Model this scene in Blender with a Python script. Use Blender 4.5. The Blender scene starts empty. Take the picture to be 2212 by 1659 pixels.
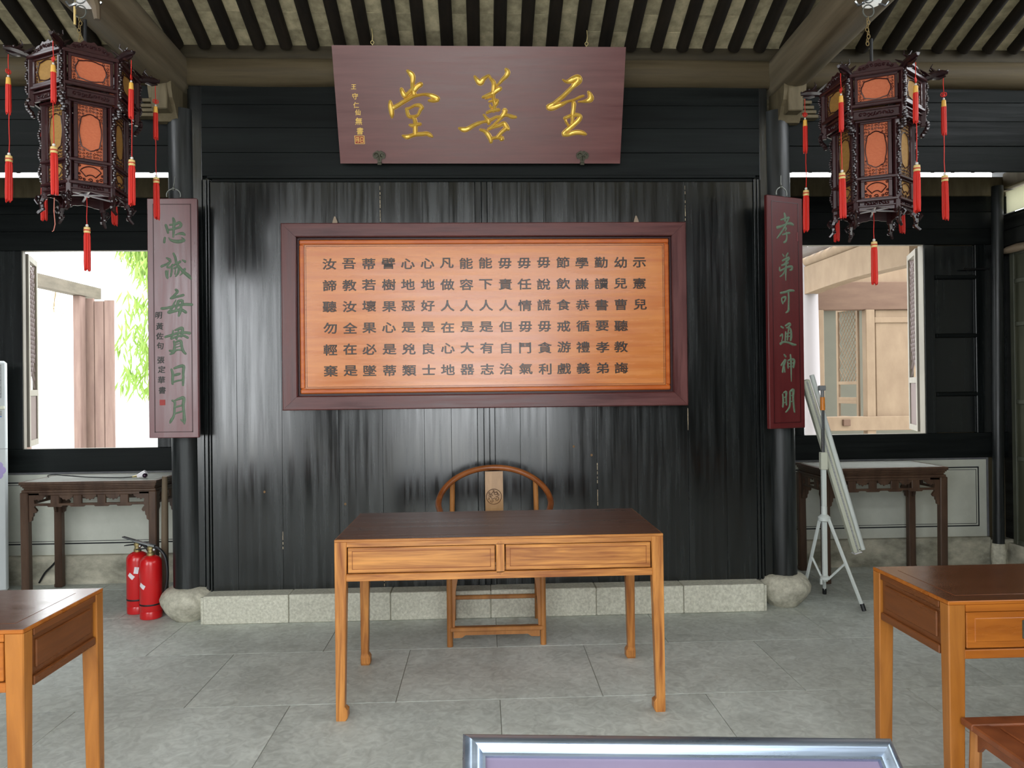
import bpy, bmesh, math, random
from mathutils import Vector, Matrix
random.seed(7)
sc = bpy.context.scene
COL = sc.collection
PI = math.pi

# ---------------------------------------------------------------- camera, sky, light, exposure
cam_d = bpy.data.cameras.new('camera'); cam = bpy.data.objects.new('camera', cam_d); COL.objects.link(cam)
cam_d.sensor_width = 36.0; cam_d.lens = 1560.0 / 2212.0 * 36.0; cam_d.clip_start = 0.05; cam_d.clip_end = 200
yaw, pitch, roll = math.radians(2.23), math.radians(.30), math.radians(.685)
fw = Vector((math.sin(yaw)*math.cos(pitch), math.cos(yaw)*math.cos(pitch), math.sin(pitch)))
rt = Vector((math.cos(yaw), -math.sin(yaw), 0)); dn = -rt.cross(fw)
r2 = rt*math.cos(roll) + dn*math.sin(roll); d2 = -rt*math.sin(roll) + dn*math.cos(roll)
mw = Matrix((( r2.x, -d2.x, -fw.x, 0), (r2.y, -d2.y, -fw.y, 0), (r2.z, -d2.z, -fw.z, 1.5), (0, 0, 0, 1)))
cam.matrix_world = mw
sc.camera = cam
world = bpy.data.worlds.new('sky'); sc.world = world; world.use_nodes = True
bg = world.node_tree.nodes['Background']; bg.inputs['Color'].default_value = (0.93, 0.97, 1.0, 1); bg.inputs['Strength'].default_value = 7.3
sc.view_settings.view_transform = 'Standard'; sc.view_settings.look = 'None'
sc.view_settings.gamma = 1.0; sc.view_settings.use_curve_mapping = False
sc.view_settings.exposure = 0.0
try:
    sc.cycles.max_bounces = 8; sc.cycles.diffuse_bounces = 5; sc.cycles.glossy_bounces = 4
    sc.cycles.sample_clamp_indirect = 6.0; sc.cycles.caustics_reflective = False; sc.cycles.caustics_refractive = False
except Exception: pass
def portal(name, loc, rot, sx, sy):          # sky portals: guide the daylight through the openings
    l = bpy.data.lights.new(name, 'AREA'); l.shape = 'RECTANGLE'; l.size = sx; l.size_y = sy
    l.cycles.is_portal = True
    o = bpy.data.objects.new(name, l); o.location = loc; o.rotation_euler = rot; COL.objects.link(o); return o
portal('front_door_portal', (-.12, -.72, 1.33), (PI/2, 0, 0), 2.3, 2.66)          # faces +y
portal('front_transom_portal', (-.0, -.72, 3.1), (PI/2, 0, 0), 4.4, .6)
portal('front_left_portal', (-3.55, -.72, 2.2), (PI/2, 0, 0), 1.7, 3.3)
portal('left_window_portal', (-3.13, 6.05, 1.85), (-PI/2, 0, 0), 1.05, 1.6)
portal('right_window_portal', (3.15, 6.05, 1.85), (-PI/2, 0, 0), 1.05, 1.6)

# ---------------------------------------------------------------- materials
MATS = {}
def S(r, g, b):                                # sRGB 0-255 to linear
    f = lambda c: (c/255/12.92) if c/255 <= .04045 else ((c/255+.055)/1.055)**2.4
    return (f(r), f(g), f(b), 1)
def mat(name, c1, c2=None, scale=(6, 6, 6), rough=.5, r2=None, bump=.0, spec=.5, metal=0, detail=6, rnd=0, wave=None, coat=0, nscale=None, contrast=(.3, .7), dist=.004):
    if name in MATS: return MATS[name]
    m = bpy.data.materials.new(name); m.use_nodes = True; nt = m.node_tree; N = nt.nodes; L = nt.links
    p = N['Principled BSDF']
    p.inputs['Base Color'].default_value = c1; p.inputs['Roughness'].default_value = rough
    p.inputs['Specular IOR Level'].default_value = spec; p.inputs['Metallic'].default_value = metal
    if coat: p.inputs['Coat Weight'].default_value = coat; p.inputs['Coat Roughness'].default_value = .12
    if c2 is None and not bump and r2 is None: MATS[name] = m; return m
    tc = N.new('ShaderNodeTexCoord'); mp = N.new('ShaderNodeMapping'); mp.inputs['Scale'].default_value = scale
    L.new(tc.outputs['Object'], mp.inputs['Vector'])
    no = N.new('ShaderNodeTexNoise'); no.inputs['Scale'].default_value = nscale or 1.0; no.inputs['Detail'].default_value = detail; no.inputs['Roughness'].default_value = .62
    if rnd:
        oi = N.new('ShaderNodeObjectInfo'); cx = N.new('ShaderNodeVectorMath'); cx.operation = 'SCALE'; cx.inputs['Scale'].default_value = 37.0
        cm = N.new('ShaderNodeCombineXYZ')
        for k in range(3): L.new(oi.outputs['Random'], cm.inputs[k])
        L.new(cm.outputs[0], cx.inputs[0]); ad = N.new('ShaderNodeVectorMath'); ad.operation = 'ADD'
        L.new(mp.outputs[0], ad.inputs[0]); L.new(cx.outputs[0], ad.inputs[1]); L.new(ad.outputs[0], no.inputs['Vector'])
    else: L.new(mp.outputs[0], no.inputs['Vector'])
    fac = no.outputs['Fac']
    if wave:
        wv = N.new('ShaderNodeTexNoise'); wv.inputs['Scale'].default_value = wave; wv.inputs['Detail'].default_value = 3; wv.inputs['Distortion'].default_value = 1.6
        L.new((ad if rnd else mp).outputs[0], wv.inputs['Vector'])
        mx0 = N.new('ShaderNodeMath'); mx0.operation = 'MULTIPLY_ADD'; mx0.inputs[1].default_value = .5
        hf = N.new('ShaderNodeMath'); hf.operation = 'MULTIPLY'; hf.inputs[1].default_value = .5
        L.new(wv.outputs['Fac'], hf.inputs[0]); L.new(fac, mx0.inputs[0]); L.new(hf.outputs[0], mx0.inputs[2]); fac = mx0.outputs[0]
    cr = N.new('ShaderNodeValToRGB'); cr.color_ramp.elements[0].position = contrast[0]; cr.color_ramp.elements[1].position = contrast[1]
    cr.color_ramp.elements[0].color = c1; cr.color_ramp.elements[1].color = c2 or c1
    L.new(fac, cr.inputs['Fac'])
    col = cr.outputs['Color']
    if rnd:
        hs = N.new('ShaderNodeHueSaturation'); ma = N.new('ShaderNodeMapRange')
        ma.inputs['To Min'].default_value = 1 - rnd; ma.inputs['To Max'].default_value = 1 + rnd
        L.new(oi.outputs['Random'], ma.inputs['Value']); L.new(ma.outputs[0], hs.inputs['Value']); L.new(col, hs.inputs['Color']); col = hs.outputs['Color']
    L.new(col, p.inputs['Base Color'])
    if r2 is not None:
        mr = N.new('ShaderNodeMapRange'); mr.inputs['From Min'].default_value = .35; mr.inputs['From Max'].default_value = .65
        mr.inputs['To Min'].default_value = rough; mr.inputs['To Max'].default_value = r2
        L.new(no.outputs['Fac'], mr.inputs['Value']); L.new(mr.outputs[0], p.inputs['Roughness'])
    if bump:
        b = N.new('ShaderNodeBump'); b.inputs['Strength'].default_value = bump; b.inputs['Distance'].default_value = dist
        L.new(no.outputs['Fac'], b.inputs['Height']); L.new(b.outputs[0], p.inputs['Normal'])
    MATS[name] = m; return m

LV = mat('black_lacquered_plank_vertical', S(15,18,18), S(32,37,37), (26, 26, 1.1), .15, .30, .04, .85, rnd=.10, contrast=(.38, .82))
LH = mat('black_lacquered_board_horizontal', S(17,20,20), S(35,39,38), (1.1, 26, 24), .45, .7, .4, .14, rnd=.15, contrast=(.38, .84))
LY = mat('black_lacquered_board_side', S(24,25,24), S(50,52,48), (24, 1.1, 24), .4, .6, .4, .45, rnd=.2, contrast=(.38, .84))
PIL = mat('worn_black_pillar_lacquer', S(19,22,22), S(62,66,66), (18, 18, 1.2), .3, .55, .35, .5, contrast=(.45, .85))
RAFT = mat('smoky_dark_rafter_wood', S(20,16,11), S(36,29,21), (16, 2, 16), .7, None, .3, .3, rnd=.2)
BRICK = mat('greyish_roof_brick', S(140,132,108), S(196,184,152), (14, 14, 14), .85, None, .5, .2, rnd=.2, contrast=(.3, .68))
LOG = mat('weathered_brown_purlin', S(74,63,44), S(100,88,66), (1.2, 22, 22), .62, .8, .6, .35, contrast=(.3, .7))
LOGY = mat('weathered_grey_brown_beam', S(92,80,62), S(142,130,108), (18, .9, 18), .42, .7, .6, .45, contrast=(.3, .72))
CAPB = mat('old_brown_timber', S(96,86,66), S(120,108,84), (20, 20, 4), .7, None, .3, .3)
ROSE = mat('dark_rosewood_frame', S(74,34,34), S(110,62,58), (2.2, 30, 30), .28, .42, .15, .5, contrast=(.3, .75))
ROSEV = mat('dark_rosewood_frame_upright', S(74,34,34), S(110,62,58), (30, 30, 2.2), .28, .42, .15, .5, contrast=(.3, .75))
ROSEP = mat('plaque_rosewood', S(90,36,37), S(114,58,54), (1.6, 30, 26), .30, .40, .05, .9, contrast=(.3, .75))
ROSEC = mat('couplet_board_red_lacquer', S(84,30,33), S(110,52,54), (24, 24, 2), .26, .40, .05, 1.0, contrast=(.25, .8))
ROSECR = mat('couplet_board_deep_red_lacquer', S(80,22,24), S(98,34,34), (24, 24, 2), .4, .55, .05, .35)
GROOVE = mat('dark_groove_lacquer', S(58,14,16), rough=.4)
ORG = mat('orange_stained_panel_wood', S(192,100,40), S(230,146,66), (1.3, 20, 20), .22, .32, .03, .8, contrast=(.28, .74), wave=.6)
ORGF = mat('orange_stained_moulding', S(178,80,24), S(210,112,40), (4, 20, 20), .28, .4, .05, .5)
INK = mat('carved_character_dark_paint', S(40,24,13), rough=.3, spec=.6)
GOLD = mat('gold_leaf', S(236,184,70), S(250,212,104), (30, 30, 30), .25, None, 0, .6, metal=.4)
GOLDR = mat('gold_edge_paint', S(240,200,110), rough=.35, metal=.4)
GREEN = mat('grey_green_character_paint', S(84,104,84), S(104,124,100), (60, 60, 60), .55, None, .1, .4)
SEAL = mat('red_seal_paint', S(150,40,34), rough=.5)
DESK = mat('honey_elm_wood_horizontal', S(142,80,34), S(216,148,74), (1.6, 18, 22), .3, .42, .06, .5, rnd=.05, wave=1.3, contrast=(.38, .64))
DESKV = mat('honey_elm_wood_upright', S(142,80,34), S(216,148,74), (20, 20, 1.6), .3, .42, .06, .5, rnd=.05, wave=1.3, contrast=(.38, .64))
DESKT = mat('honey_elm_top_shaded', S(74,46,30), S(88,56,38), (1.4, 18, 18), .26, .34, .02, .5, wave=1.1, contrast=(.3, .72))  # same elm; the dimness of the upward face is painted into the colour
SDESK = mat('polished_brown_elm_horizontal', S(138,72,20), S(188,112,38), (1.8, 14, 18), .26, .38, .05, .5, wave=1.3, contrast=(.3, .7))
SDESKY = mat('polished_brown_elm_side_shaded', S(92,50,22), S(130,76,38), (14, 1.8, 18), .26, .38, .05, .5, wave=1.3, contrast=(.3, .7))  # same elm as the fronts, with the side faces' shade put into the colour
SDESKV = mat('polished_brown_elm_upright', S(132,76,26), S(184,118,50), (14, 14, 1.8), .26, .38, .05, .5, wave=1.3, contrast=(.3, .7))
SDESKT = mat('polished_brown_elm_top_shaded', S(92,56,36), S(108,68,44), (1.4, 16, 18), .16, .22, .02, .5, wave=1.1, contrast=(.3, .72))  # same elm again, darkened in colour for the shaded desk top
CHAIR = mat('honey_wood_chair', S(140,86,40), S(186,126,66), (12, 12, 3), .32, .42, .05, .5)
CHAIRD = mat('brown_wood_armrail', S(112,60,26), S(156,92,46), (5, 9, 9), .28, .4, .05, .5)
SPLAT = mat('pale_wood_splat', S(150,112,70), S(178,138,92), (14, 14, 3), .4, None, .05, .5, wave=1.5)
CARVE = mat('carved_medallion_shade', S(92,60,34), rough=.6)
TABLE = mat('dark_walnut_side_table', S(62,43,33), S(94,70,53), (16, 16, 3), .34, .5, .1, .5)
PALET = mat('pale_glossy_table_top', S(190,192,184), S(206,206,198), (5, 5, 5), .14, None, 0, .5)  # pale smooth top panel of the side tables
FLOOR = mat('grey_stone_tile', S(172,176,169), S(212,217,210), (3.4, 3.4, 3.4), .5, .75, .35, .35, rnd=.05, detail=10, contrast=(.36, .66), wave=5.0)
GROUT = mat('pale_mortar_joint', S(150,150,142), rough=.9)
GRAN = mat('pale_granite_plinth', S(178,176,160), S(222,220,204), (60, 60, 60), .8, None, .5, .25, rnd=.1, detail=8)
DRUM = mat('rough_stone_column_base', S(160,156,140), S(214,210,192), (26, 26, 26), .85, None, .9, .2, detail=9, dist=.006)
OLDST = mat('stained_old_stone', S(132,130,116), S(214,208,188), (4, 4, 7), .85, None, .6, .2, detail=9, contrast=(.35, .7))
PLAST = mat('off_white_plaster', S(196,198,186), S(216,217,205), (3, 3, 3), .9, None, .1, .2)
LINE = mat('black_painted_line', S(34,36,38), rough=.8)
GREYL = mat('grey_painted_edge', S(92,92,98), S(120,120,120), (8, 8, 8), .8)
REDP = mat('fire_extinguisher_red', S(206,24,28), rough=.3, coat=.4)
BLK = mat('black_rubber', S(22,22,24), rough=.5)
WHT = mat('white_label', S(232,228,232), rough=.6)
CHROME = mat('bright_steel', S(200,204,208), rough=.22, metal=.9)
BRASS = mat('old_brass', S(176,160,112), rough=.4, metal=.8)
IRON = mat('dark_bronze_bracket', S(60,58,48), S(86,84,70), (40, 40, 40), .45, None, .3, .5, metal=.6)
GREYM = mat('grey_iron_loop', S(120,122,116), rough=.4, metal=.7)
HOOKM = mat('pale_wood_hook', S(150,132,112), rough=.6)
ALU = mat('brushed_aluminium_frame', S(150,166,186), S(176,190,208), (3, 60, 60), .26, .36, .03, .5, metal=.9)
POST = mat('lavender_poster', S(108,98,120), S(120,110,132), (4, 4, 4), .35)
WTRI = mat('white_enamel_tripod', S(214,220,216), rough=.35)
CREAM = mat('cream_screen_case', S(204,206,188), rough=.4)
ORP = mat('orange_grip', S(214,128,40), rough=.4)
GREYP = mat('grey_plastic', S(120,122,124), rough=.5)
ACW = mat('white_plastic_shell', S(196,202,202), S(206,211,212), (3, 3, 3), .4)
ACG = mat('grey_vent_mesh', S(176,178,176), S(150,150,148), (1, 1, 160), .6, contrast=(.45, .55))
BLUE = mat('blue_stripe', S(74,120,190), rough=.5)
VIOL = mat('violet_flower_print', S(176,160,212), rough=.5)
LWOOD = mat('dark_rosewood_lantern', S(46,20,23), S(60,29,30), (20, 20, 4), .34, None, 0, .45, coat=.08)
LCARV = mat('glossy_carved_rosewood', S(36,18,20), rough=.26, spec=.6, coat=.2)
SALM = mat('salmon_silk', S(190,98,62), S(202,112,74), (90, 90, 160), .75)
TAN = mat('tan_silk', S(150,110,52), S(172,130,66), (60, 60, 90), .75)
TASR = mat('red_tassel_thread', S(222,44,26), S(188,30,22), (400, 400, 6), .6)
BEAD = mat('pearl_bead', S(226,220,214), rough=.2)
BAND = mat('cream_gold_thread_band', S(226,196,126), rough=.5)
PAPER = None
OUTW = mat('bleached_reddish_gate_wood', S(116,95,88), S(138,116,106), (18, 18, 2), .8, None, .2, .2)
OUTB = mat('pale_brown_gate_beam', S(92,86,76), S(112,104,92), (6, 6, 20), .8, None, .2, .2)
SASH = mat('pale_grey_sash_wood', S(104,98,88), S(124,118,106), (18, 18, 2), .6)
SASHD = mat('brown_sash_edge', S(84,66,62), rough=.6)
HALLW = mat('cream_hall_timber', S(110,92,74), S(124,106,86), (6, 6, 3), .75, None, .1, .2)
HALLB = mat('brown_hall_crossbeam', S(84,64,52), S(94,74,60), (3, 10, 14), .75, None, .1, .2)
HALLP = mat('pale_hall_column', S(130,124,124), rough=.6)
HALLG = mat('grey_green_plaster', S(80,78,66), S(72,70,60), (2, 2, 2), .9)
OUTG = mat('courtyard_paving', S(178,176,168), S(196,194,186), (2, 2, 2), .9)
OUTWALL = mat('whitewashed_garden_wall', S(236,236,232), rough=.9)
LEAF = mat('bright_green_leaf', S(104,144,40), S(142,172,66), (6, 6, 6), .5, rnd=.2)
ROPEM = mat('straw_rope', S(150,128,84), rough=.9)
BAMB = mat('old_wooden_pole', S(96,82,64), S(120,104,84), (20, 20, 3), .6)
def paper_mat():
    m = bpy.data.materials.new('backlit_window_paper'); m.use_nodes = True; nt = m.node_tree; p = nt.nodes['Principled BSDF']
    p.inputs['Base Color'].default_value = S(222,222,208); p.inputs['Roughness'].default_value = .9
    tr = nt.nodes.new('ShaderNodeBsdfTranslucent'); tr.inputs['Color'].default_value = S(226,224,206)
    mx = nt.nodes.new('ShaderNodeMixShader'); mx.inputs[0].default_value = .45
    nt.links.new(p.outputs[0], mx.inputs[1]); nt.links.new(tr.outputs[0], mx.inputs[2]); nt.links.new(mx.outputs[0], nt.nodes['Material Output'].inputs['Surface'])
    return m
PAPER = paper_mat()

# ---------------------------------------------------------------- mesh helpers
class MB:
    def __init__(s): s.bm = bmesh.new()
    def box(s, x0, x1, y0, y1, z0, z1, bev=0.0, M=None):
        bm = s.bm
        vs = [bm.verts.new((x, y, z)) for x in (x0, x1) for y in (y0, y1) for z in (z0, z1)]
        fs = [(0,1,3,2), (4,6,7,5), (0,4,5,1), (2,3,7,6), (0,2,6,4), (1,5,7,3)]
        F = [bm.faces.new([vs[i] for i in f]) for f in fs]
        if bev:
            es = list({e for f in F for e in f.edges})
            r = bmesh.ops.bevel(bm, geom=es, offset=bev, segments=1, profile=.5, affect='EDGES')
            vs = list({v for f in r['faces'] for v in f.verts} | {v for v in vs if v.is_valid})
        if M is not None:
            for v in vs: v.co = M @ v.co
        return s
    def hexa(s, P8):                     # 8 corners: bottom 4 (ccw), top 4
        vs = [s.bm.verts.new(p) for p in P8]
        for f in ((3,2,1,0), (4,5,6,7), (0,1,5,4), (1,2,6,5), (2,3,7,6), (3,0,4,7)): s.bm.faces.new([vs[i] for i in f])
        return s
    def tube(s, pts, r, seg=8, cap=True, flat=1.0):
        pts = [Vector(p) for p in pts]; n = len(pts); rr = r if isinstance(r, (list, tuple)) else [r]*n
        T = [(pts[min(i+1, n-1)] - pts[max(i-1, 0)]).normalized() for i in range(n)]
        up = Vector((0, 0, 1)) if abs(T[0].z) < .9 else Vector((0, 1, 0))
        u = T[0].cross(up).normalized(); rings = []
        for i in range(n):
            u = (u - T[i]*u.dot(T[i])).normalized(); w = T[i].cross(u)
            rings.append([s.bm.verts.new(pts[i] + (u*math.cos(a) + w*math.sin(a)*flat)*rr[i]) for a in (2*PI*k/seg for k in range(seg))])
        for i in range(n-1):
            for k in range(seg):
                s.bm.faces.new((rings[i][k], rings[i][(k+1) % seg], rings[i+1][(k+1) % seg], rings[i+1][k]))
        if cap: s.bm.faces.new(rings[0][::-1]); s.bm.faces.new(rings[-1])
        return s
    def lathe(s, prof, c=(0, 0, 0), seg=20, noise=0, rib=0):
        rings = []
        for i, (r, z) in enumerate(prof):
            ring = []
            for k in range(seg):
                a = 2*PI*k/seg; q = r*(1 + (noise*(random.random()-.5) if noise else 0) - (rib if (k % 2) else 0))
                ring.append(s.bm.verts.new((c[0]+q*math.cos(a), c[1]+q*math.sin(a), c[2]+z + (noise*.02*(random.random()-.5) if noise else 0))))
            rings.append(ring)
        for i in range(len(prof)-1):
            for k in range(seg): s.bm.faces.new((rings[i][k], rings[i][(k+1) % seg], rings[i+1][(k+1) % seg], rings[i+1][k]))
        s.bm.faces.new(rings[0][::-1]); s.bm.faces.new(rings[-1]); return s
    def prism(s, poly, d0, d1, ax='y'):  # 2-D outline extruded along an axis
        f = {'y': lambda a, b, d: (a, d, b), 'x': lambda a, b, d: (d, a, b), 'z': lambda a, b, d: (a, b, d)}[ax]
        A = [s.bm.verts.new(f(a, b, d0)) for a, b in poly]; B = [s.bm.verts.new(f(a, b, d1)) for a, b in poly]; n = len(poly)
        s.bm.faces.new(A); s.bm.faces.new(B[::-1])
        for i in range(n): s.bm.faces.new((A[i], B[i], B[(i+1) % n], A[(i+1) % n]))
        return s
    def ball(s, c, r, seg=8, sq=(1, 1, 1)):
        M = Matrix.Translation(c) @ Matrix.Diagonal((sq[0], sq[1], sq[2], 1))
        bmesh.ops.create_uvsphere(s.bm, u_segments=seg, v_segments=max(4, seg//2+1), radius=r, matrix=M); return s
    def xf(s, M):
        for v in s.bm.verts: v.co = M @ v.co
        return s
    def build(s, name, m, parent=None, smooth=False):
        bmesh.ops.recalc_face_normals(s.bm, faces=s.bm.faces)
        me = bpy.data.meshes.new(name); s.bm.to_mesh(me); s.bm.free(); me.materials.append(m)
        if smooth:
            me.shade_smooth()
            try: me.set_sharp_from_angle(angle=math.radians(42))
            except Exception: pass
        return link(name, me, parent)
def link(name, me, parent=None, loc=None):
    o = bpy.data.objects.new(name, me); COL.objects.link(o)
    if parent is not None: o.parent = parent
    if loc is not None: o.location = loc
    return o
def thing(name, label, cat, loc=(0, 0, 0), rz=0, group=None, rx=0):
    o = bpy.data.objects.new(name, None); COL.objects.link(o); o.empty_display_size = .1
    o.location = loc; o.rotation_euler = (rx, 0, rz); o['label'] = label; o['category'] = cat
    if group: o['group'] = group
    return o
def tag(o, label, cat, group=None):
    o['label'] = label; o['category'] = cat
    if group: o['group'] = group
    return o
def struct(o): o['kind'] = 'structure'; return o
def copy_tree(o, parent=None):
    c = o.copy(); COL.objects.link(c); c.parent = parent
    for ch in list(o.children): copy_tree(ch, c)
    return c
def catmull(p, n=5):
    out = []; q = [p[0]] + list(p) + [p[-1]]
    for i in range(1, len(q)-2):
        a, b, c, d = (Vector(v) for v in q[i-1:i+3])
        for k in range(n):
            t = k/n; out.append(.5*((2*b) + (c-a)*t + (2*a-5*b+4*c-d)*t*t + (3*b-a-3*c+d)*t**3))
    out.append(Vector(q[-2])); return out

# ================================================================ THE ROOM
def planks(parent, xs, z0, z1, yf, th, m, name='plank', gap=.0012, axis='x', step=.0005):
    for i in range(len(xs)-1):
        a, b = xs[i]+gap/2, xs[i+1]-gap/2
        dy = random.uniform(-step, step)
        if axis == 'x': MB().box(a, b, yf+dy, yf+th, z0, z1, .0008).build(name, m, parent)
        else: MB().box(z0, z1, yf+dy, yf+th, a, b, .002).build(name, m, parent)

# floor: one slab with its joints, each stone tile on it a piece
fl = MB().box(-4.6, 4.6, -.75, 6.0, -.12, -.004).build('floor', GROUT); struct(fl)
ys = [-.75, -.04, .67, 1.37, 2.08, 2.78, 3.49, 4.19, 4.90, 5.62, 6.0]
for j in range(len(ys)-1):
    off = .06 if j % 2 == 1 else .56
    x = -4.6
    cuts = [-4.6] + [c for c in [off + k for k in range(-6, 6)] if -4.4 < c < 4.4] + [4.6]
    for i in range(len(cuts)-1):
        t = MB(); h = random.uniform(-.0004, .0004)
        t.box(cuts[i]+.0018, cuts[i+1]-.0018, ys[j]+.0018, ys[j+1]-.0018, -.03, h, .001); t.build('tile', FLOOR, fl)

# roof: sloping brick soffit laid on round rafters
SL = .39; CY, CZ = 4.83, 3.785
def roofz(y): return CZ + SL*(CY - y)
RIDGE = 1.7
ce = MB()
ce.hexa([(-4.7, RIDGE, roofz(RIDGE)+.03), (4.7, RIDGE, roofz(RIDGE)+.03), (4.7, 6.05, roofz(6.05)+.03), (-4.7, 6.05, roofz(6.05)+.03),
         (-4.7, RIDGE, roofz(RIDGE)+.2), (4.7, RIDGE, roofz(RIDGE)+.2), (4.7, 6.05, roofz(6.05)+.2), (-4.7, 6.05, roofz(6.05)+.2)])
fz = lambda y: roofz(RIDGE) - .42*(RIDGE - y)
ce.hexa([(-4.7, -.75, fz(-.75)), (4.7, -.75, fz(-.75)), (4.7, RIDGE, fz(RIDGE)), (-4.7, RIDGE, fz(RIDGE)),
         (-4.7, -.75, fz(-.75)+.2), (4.7, -.75, fz(-.75)+.2), (4.7, RIDGE, fz(RIDGE)+.2), (-4.7, RIDGE, fz(RIDGE)+.2)])
ceil = struct(ce.build('ceiling', BRICK))
th = math.atan(SL); cs, sn = math.cos(th), math.sin(th)
def slope(u, w):                        # u along the slope up from the plate line, w below the brick plane
    return (CY - u*cs - w*sn*0, CZ + u*sn - w)
RX = [-1.806 + .1762*k for k in range(-16, 36)]
RX = [x for x in RX if abs(x) < 4.5]
rm = MB(); y0, z0 = CY-.012, CZ-.012
pts = [(0, y0 - t*cs, z0 + t*sn) for t in (0, .012, 1.2, 3.3)]
rm.tube(pts, [.028, .042, .042, .042], 12)
ro = rm.build('rafter', RAFT, ceil, True); ro.location.x = RX[0]
for x in RX[1:]:
    o = link('rafter', ro.data, ceil, (x + random.uniform(-.005, .005), 0, 0))
# tail rafters over the back bays
tr = MB(); tr.tube([(0, CY+.05, roofz(CY+.05)-.012), (0, 6.0, roofz(6.0)-.012)], .038, 10); to = tr.build('rafter_tail', RAFT, ceil, True)
first = True
for x in RX:
    if abs(x) > 2.1:
        if first: to.location.x = x; first = False
        else: link('rafter_tail', to.data, ceil, (x, 0, 0))
bl = .133
bk = MB()
def brick_mesh():
    b = MB(); w = .1762/2 - .0012
    P = []
    for dz in (0, .024):
        for (a, u) in ((-w, .0012), (w, .0012), (w, bl-.0012), (-w, bl-.0012)):
            P.append((a, -u*cs, u*sn + dz))
    b.hexa(P); return b
b0 = brick_mesh().build('brick', BRICK, ceil); cnt = 0
for j in range(5):
    for i, x in enumerate(RX[:-1]):
        xm = x + .0881; u = j*bl
        loc = (xm, CY - u*cs + random.uniform(-.002, .002), CZ + u*sn + random.uniform(-.004, .0025))
        if cnt == 0: b0.location = loc
        else:
            o = link('brick', b0.data, ceil, loc); o.rotation_euler = (random.uniform(-.012, .012), random.uniform(-.012, .012), random.uniform(-.006, .006))
        cnt += 1
# rest of the brick soffit (outside the photo), one joined part
rb = MB()
for j in range(5, 24):
    for x in RX[:-1]:
        u = j*bl; w = .0869; P = []
        for dz in (0, .024):
            for (a, uu) in ((-w, u+.0012), (w, u+.0012), (w, u+bl-.0012), (-w, u+bl-.0012)): P.append((x+.0881+a, CY-uu*cs, CZ+uu*sn+dz))
        rb.hexa(P)
o = rb.build('brick_rows', BRICK, ceil); o['kind'] = 'stuff'

# eaves plate, purlin and the two round tie beams
struct(MB().box(-4.5, 4.5, CY, CY+.05, 3.695, 3.80, .003).build('trim_1', mat('dark_smoky_plate', S(52,46,34), S(72,64,48), (2, 20, 20), .7, None, .3, .3)))
pu = MB(); N = 24
for i in range(N+1): pass
pu.tube([(-4.5 + 9*i/N, 4.855, 3.612 + .004*math.sin(i*1.3)) for i in range(N+1)], [.092 + .003*math.sin(i*.9) for i in range(N+1)], 16)
struct(pu.build('trim_2', LOG, None, True))
def tie_beam(x, label):
    t = thing('roof_beam', label, 'beam', (x, 4.84, 3.61))
    b = MB(); b.tube([(0, .16, -.0), (0, .02, 0), (0, -1.2, .015), (0, -2.6, .03), (0, -4.0, .015), (0, -5.4, 0)], [.12, .145, .15, .155, .15, .14], 20)
    b.build('log', LOGY, t, True)
    c = MB()
    c.box(-.05, .05, -.16, .10, -.30, -.10, .006)
    c.prism([(-.16, -.105), (.10, -.105), (.10, -.34), (-.04, -.34), (-.075, -.30), (-.10, -.25), (-.135, -.22), (-.15, -.17)], -.075, .075, 'x')
    c.build('bracket', CAPB, t)
    for k, (w, z) in enumerate(((.10, -.20), (.115, -.235), (.13, -.265), (.145, -.295))):
        MB().box(-w*.5 if x < 0 else -.05, w + .06 if x > 0 else .05, -.05, .03, z-.013, z+.009, .003).build('bracket_step', CAPB, t) if x > 0 else \
        MB().box(-w-.06, .05, -.05, .03, z-.013, z+.009, .003).build('bracket_step', CAPB, t)
    return t
tie_beam(2.08, 'round grey-brown roof beam over the right pillar')
tie_beam(-2.05, 'round grey-brown roof beam over the left pillar')

# ---- central black wall
wc = struct(MB().box(-1.95, 1.95, 4.875, 4.90, .17, 3.55).build('wall_center', LV))
hb = [2.925, 3.08, 3.245, 3.40, 3.555]
for i in range(4):
    MB().box(-1.93, 1.93, 4.843+random.uniform(-.002, .002), 4.876, hb[i]+.001, hb[i+1]-.001, .002).build('upper_board', LH, wc)
MB().box(-1.81, 1.86, 4.828, 4.87, 2.905, 2.926, .003).build('door_rail', LH, wc)
MB().box(-1.78, 1.84, 4.838, 4.87, 2.885, 2.903, .002).build('door_rail', LH, wc)
for a, b in ((-1.93, -1.845), (1.893, 1.95)): MB().box(a, b, 4.838, 4.876, .18, 3.52, .003).build('jamb', LV, wc)
for a, b in ((-1.840, -1.818), (-1.812, -1.80), (1.848, 1.866), (1.872, 1.888)): MB().box(a, b, 4.832, 4.876, .18, 2.90, .003).build('jamb_moulding', LV, wc)
xs = [-1.798, -1.634, -1.341, -.968, -.678, -.40, -.22, -.048]
planks(wc, xs, .182, 2.884, 4.846, .03, LV)
xs = [.073, .24, .415, .756, 1.031, 1.378, 1.64, 1.846]
planks(wc, xs, .182, 2.884, 4.846, .03, LV)
for a, b in ((-.046, -.004), (-.002, .034), (.036, .071)): MB().box(a, b, 4.836, 4.876, .182, 2.884, .003).build('mullion', LV, wc)

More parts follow.
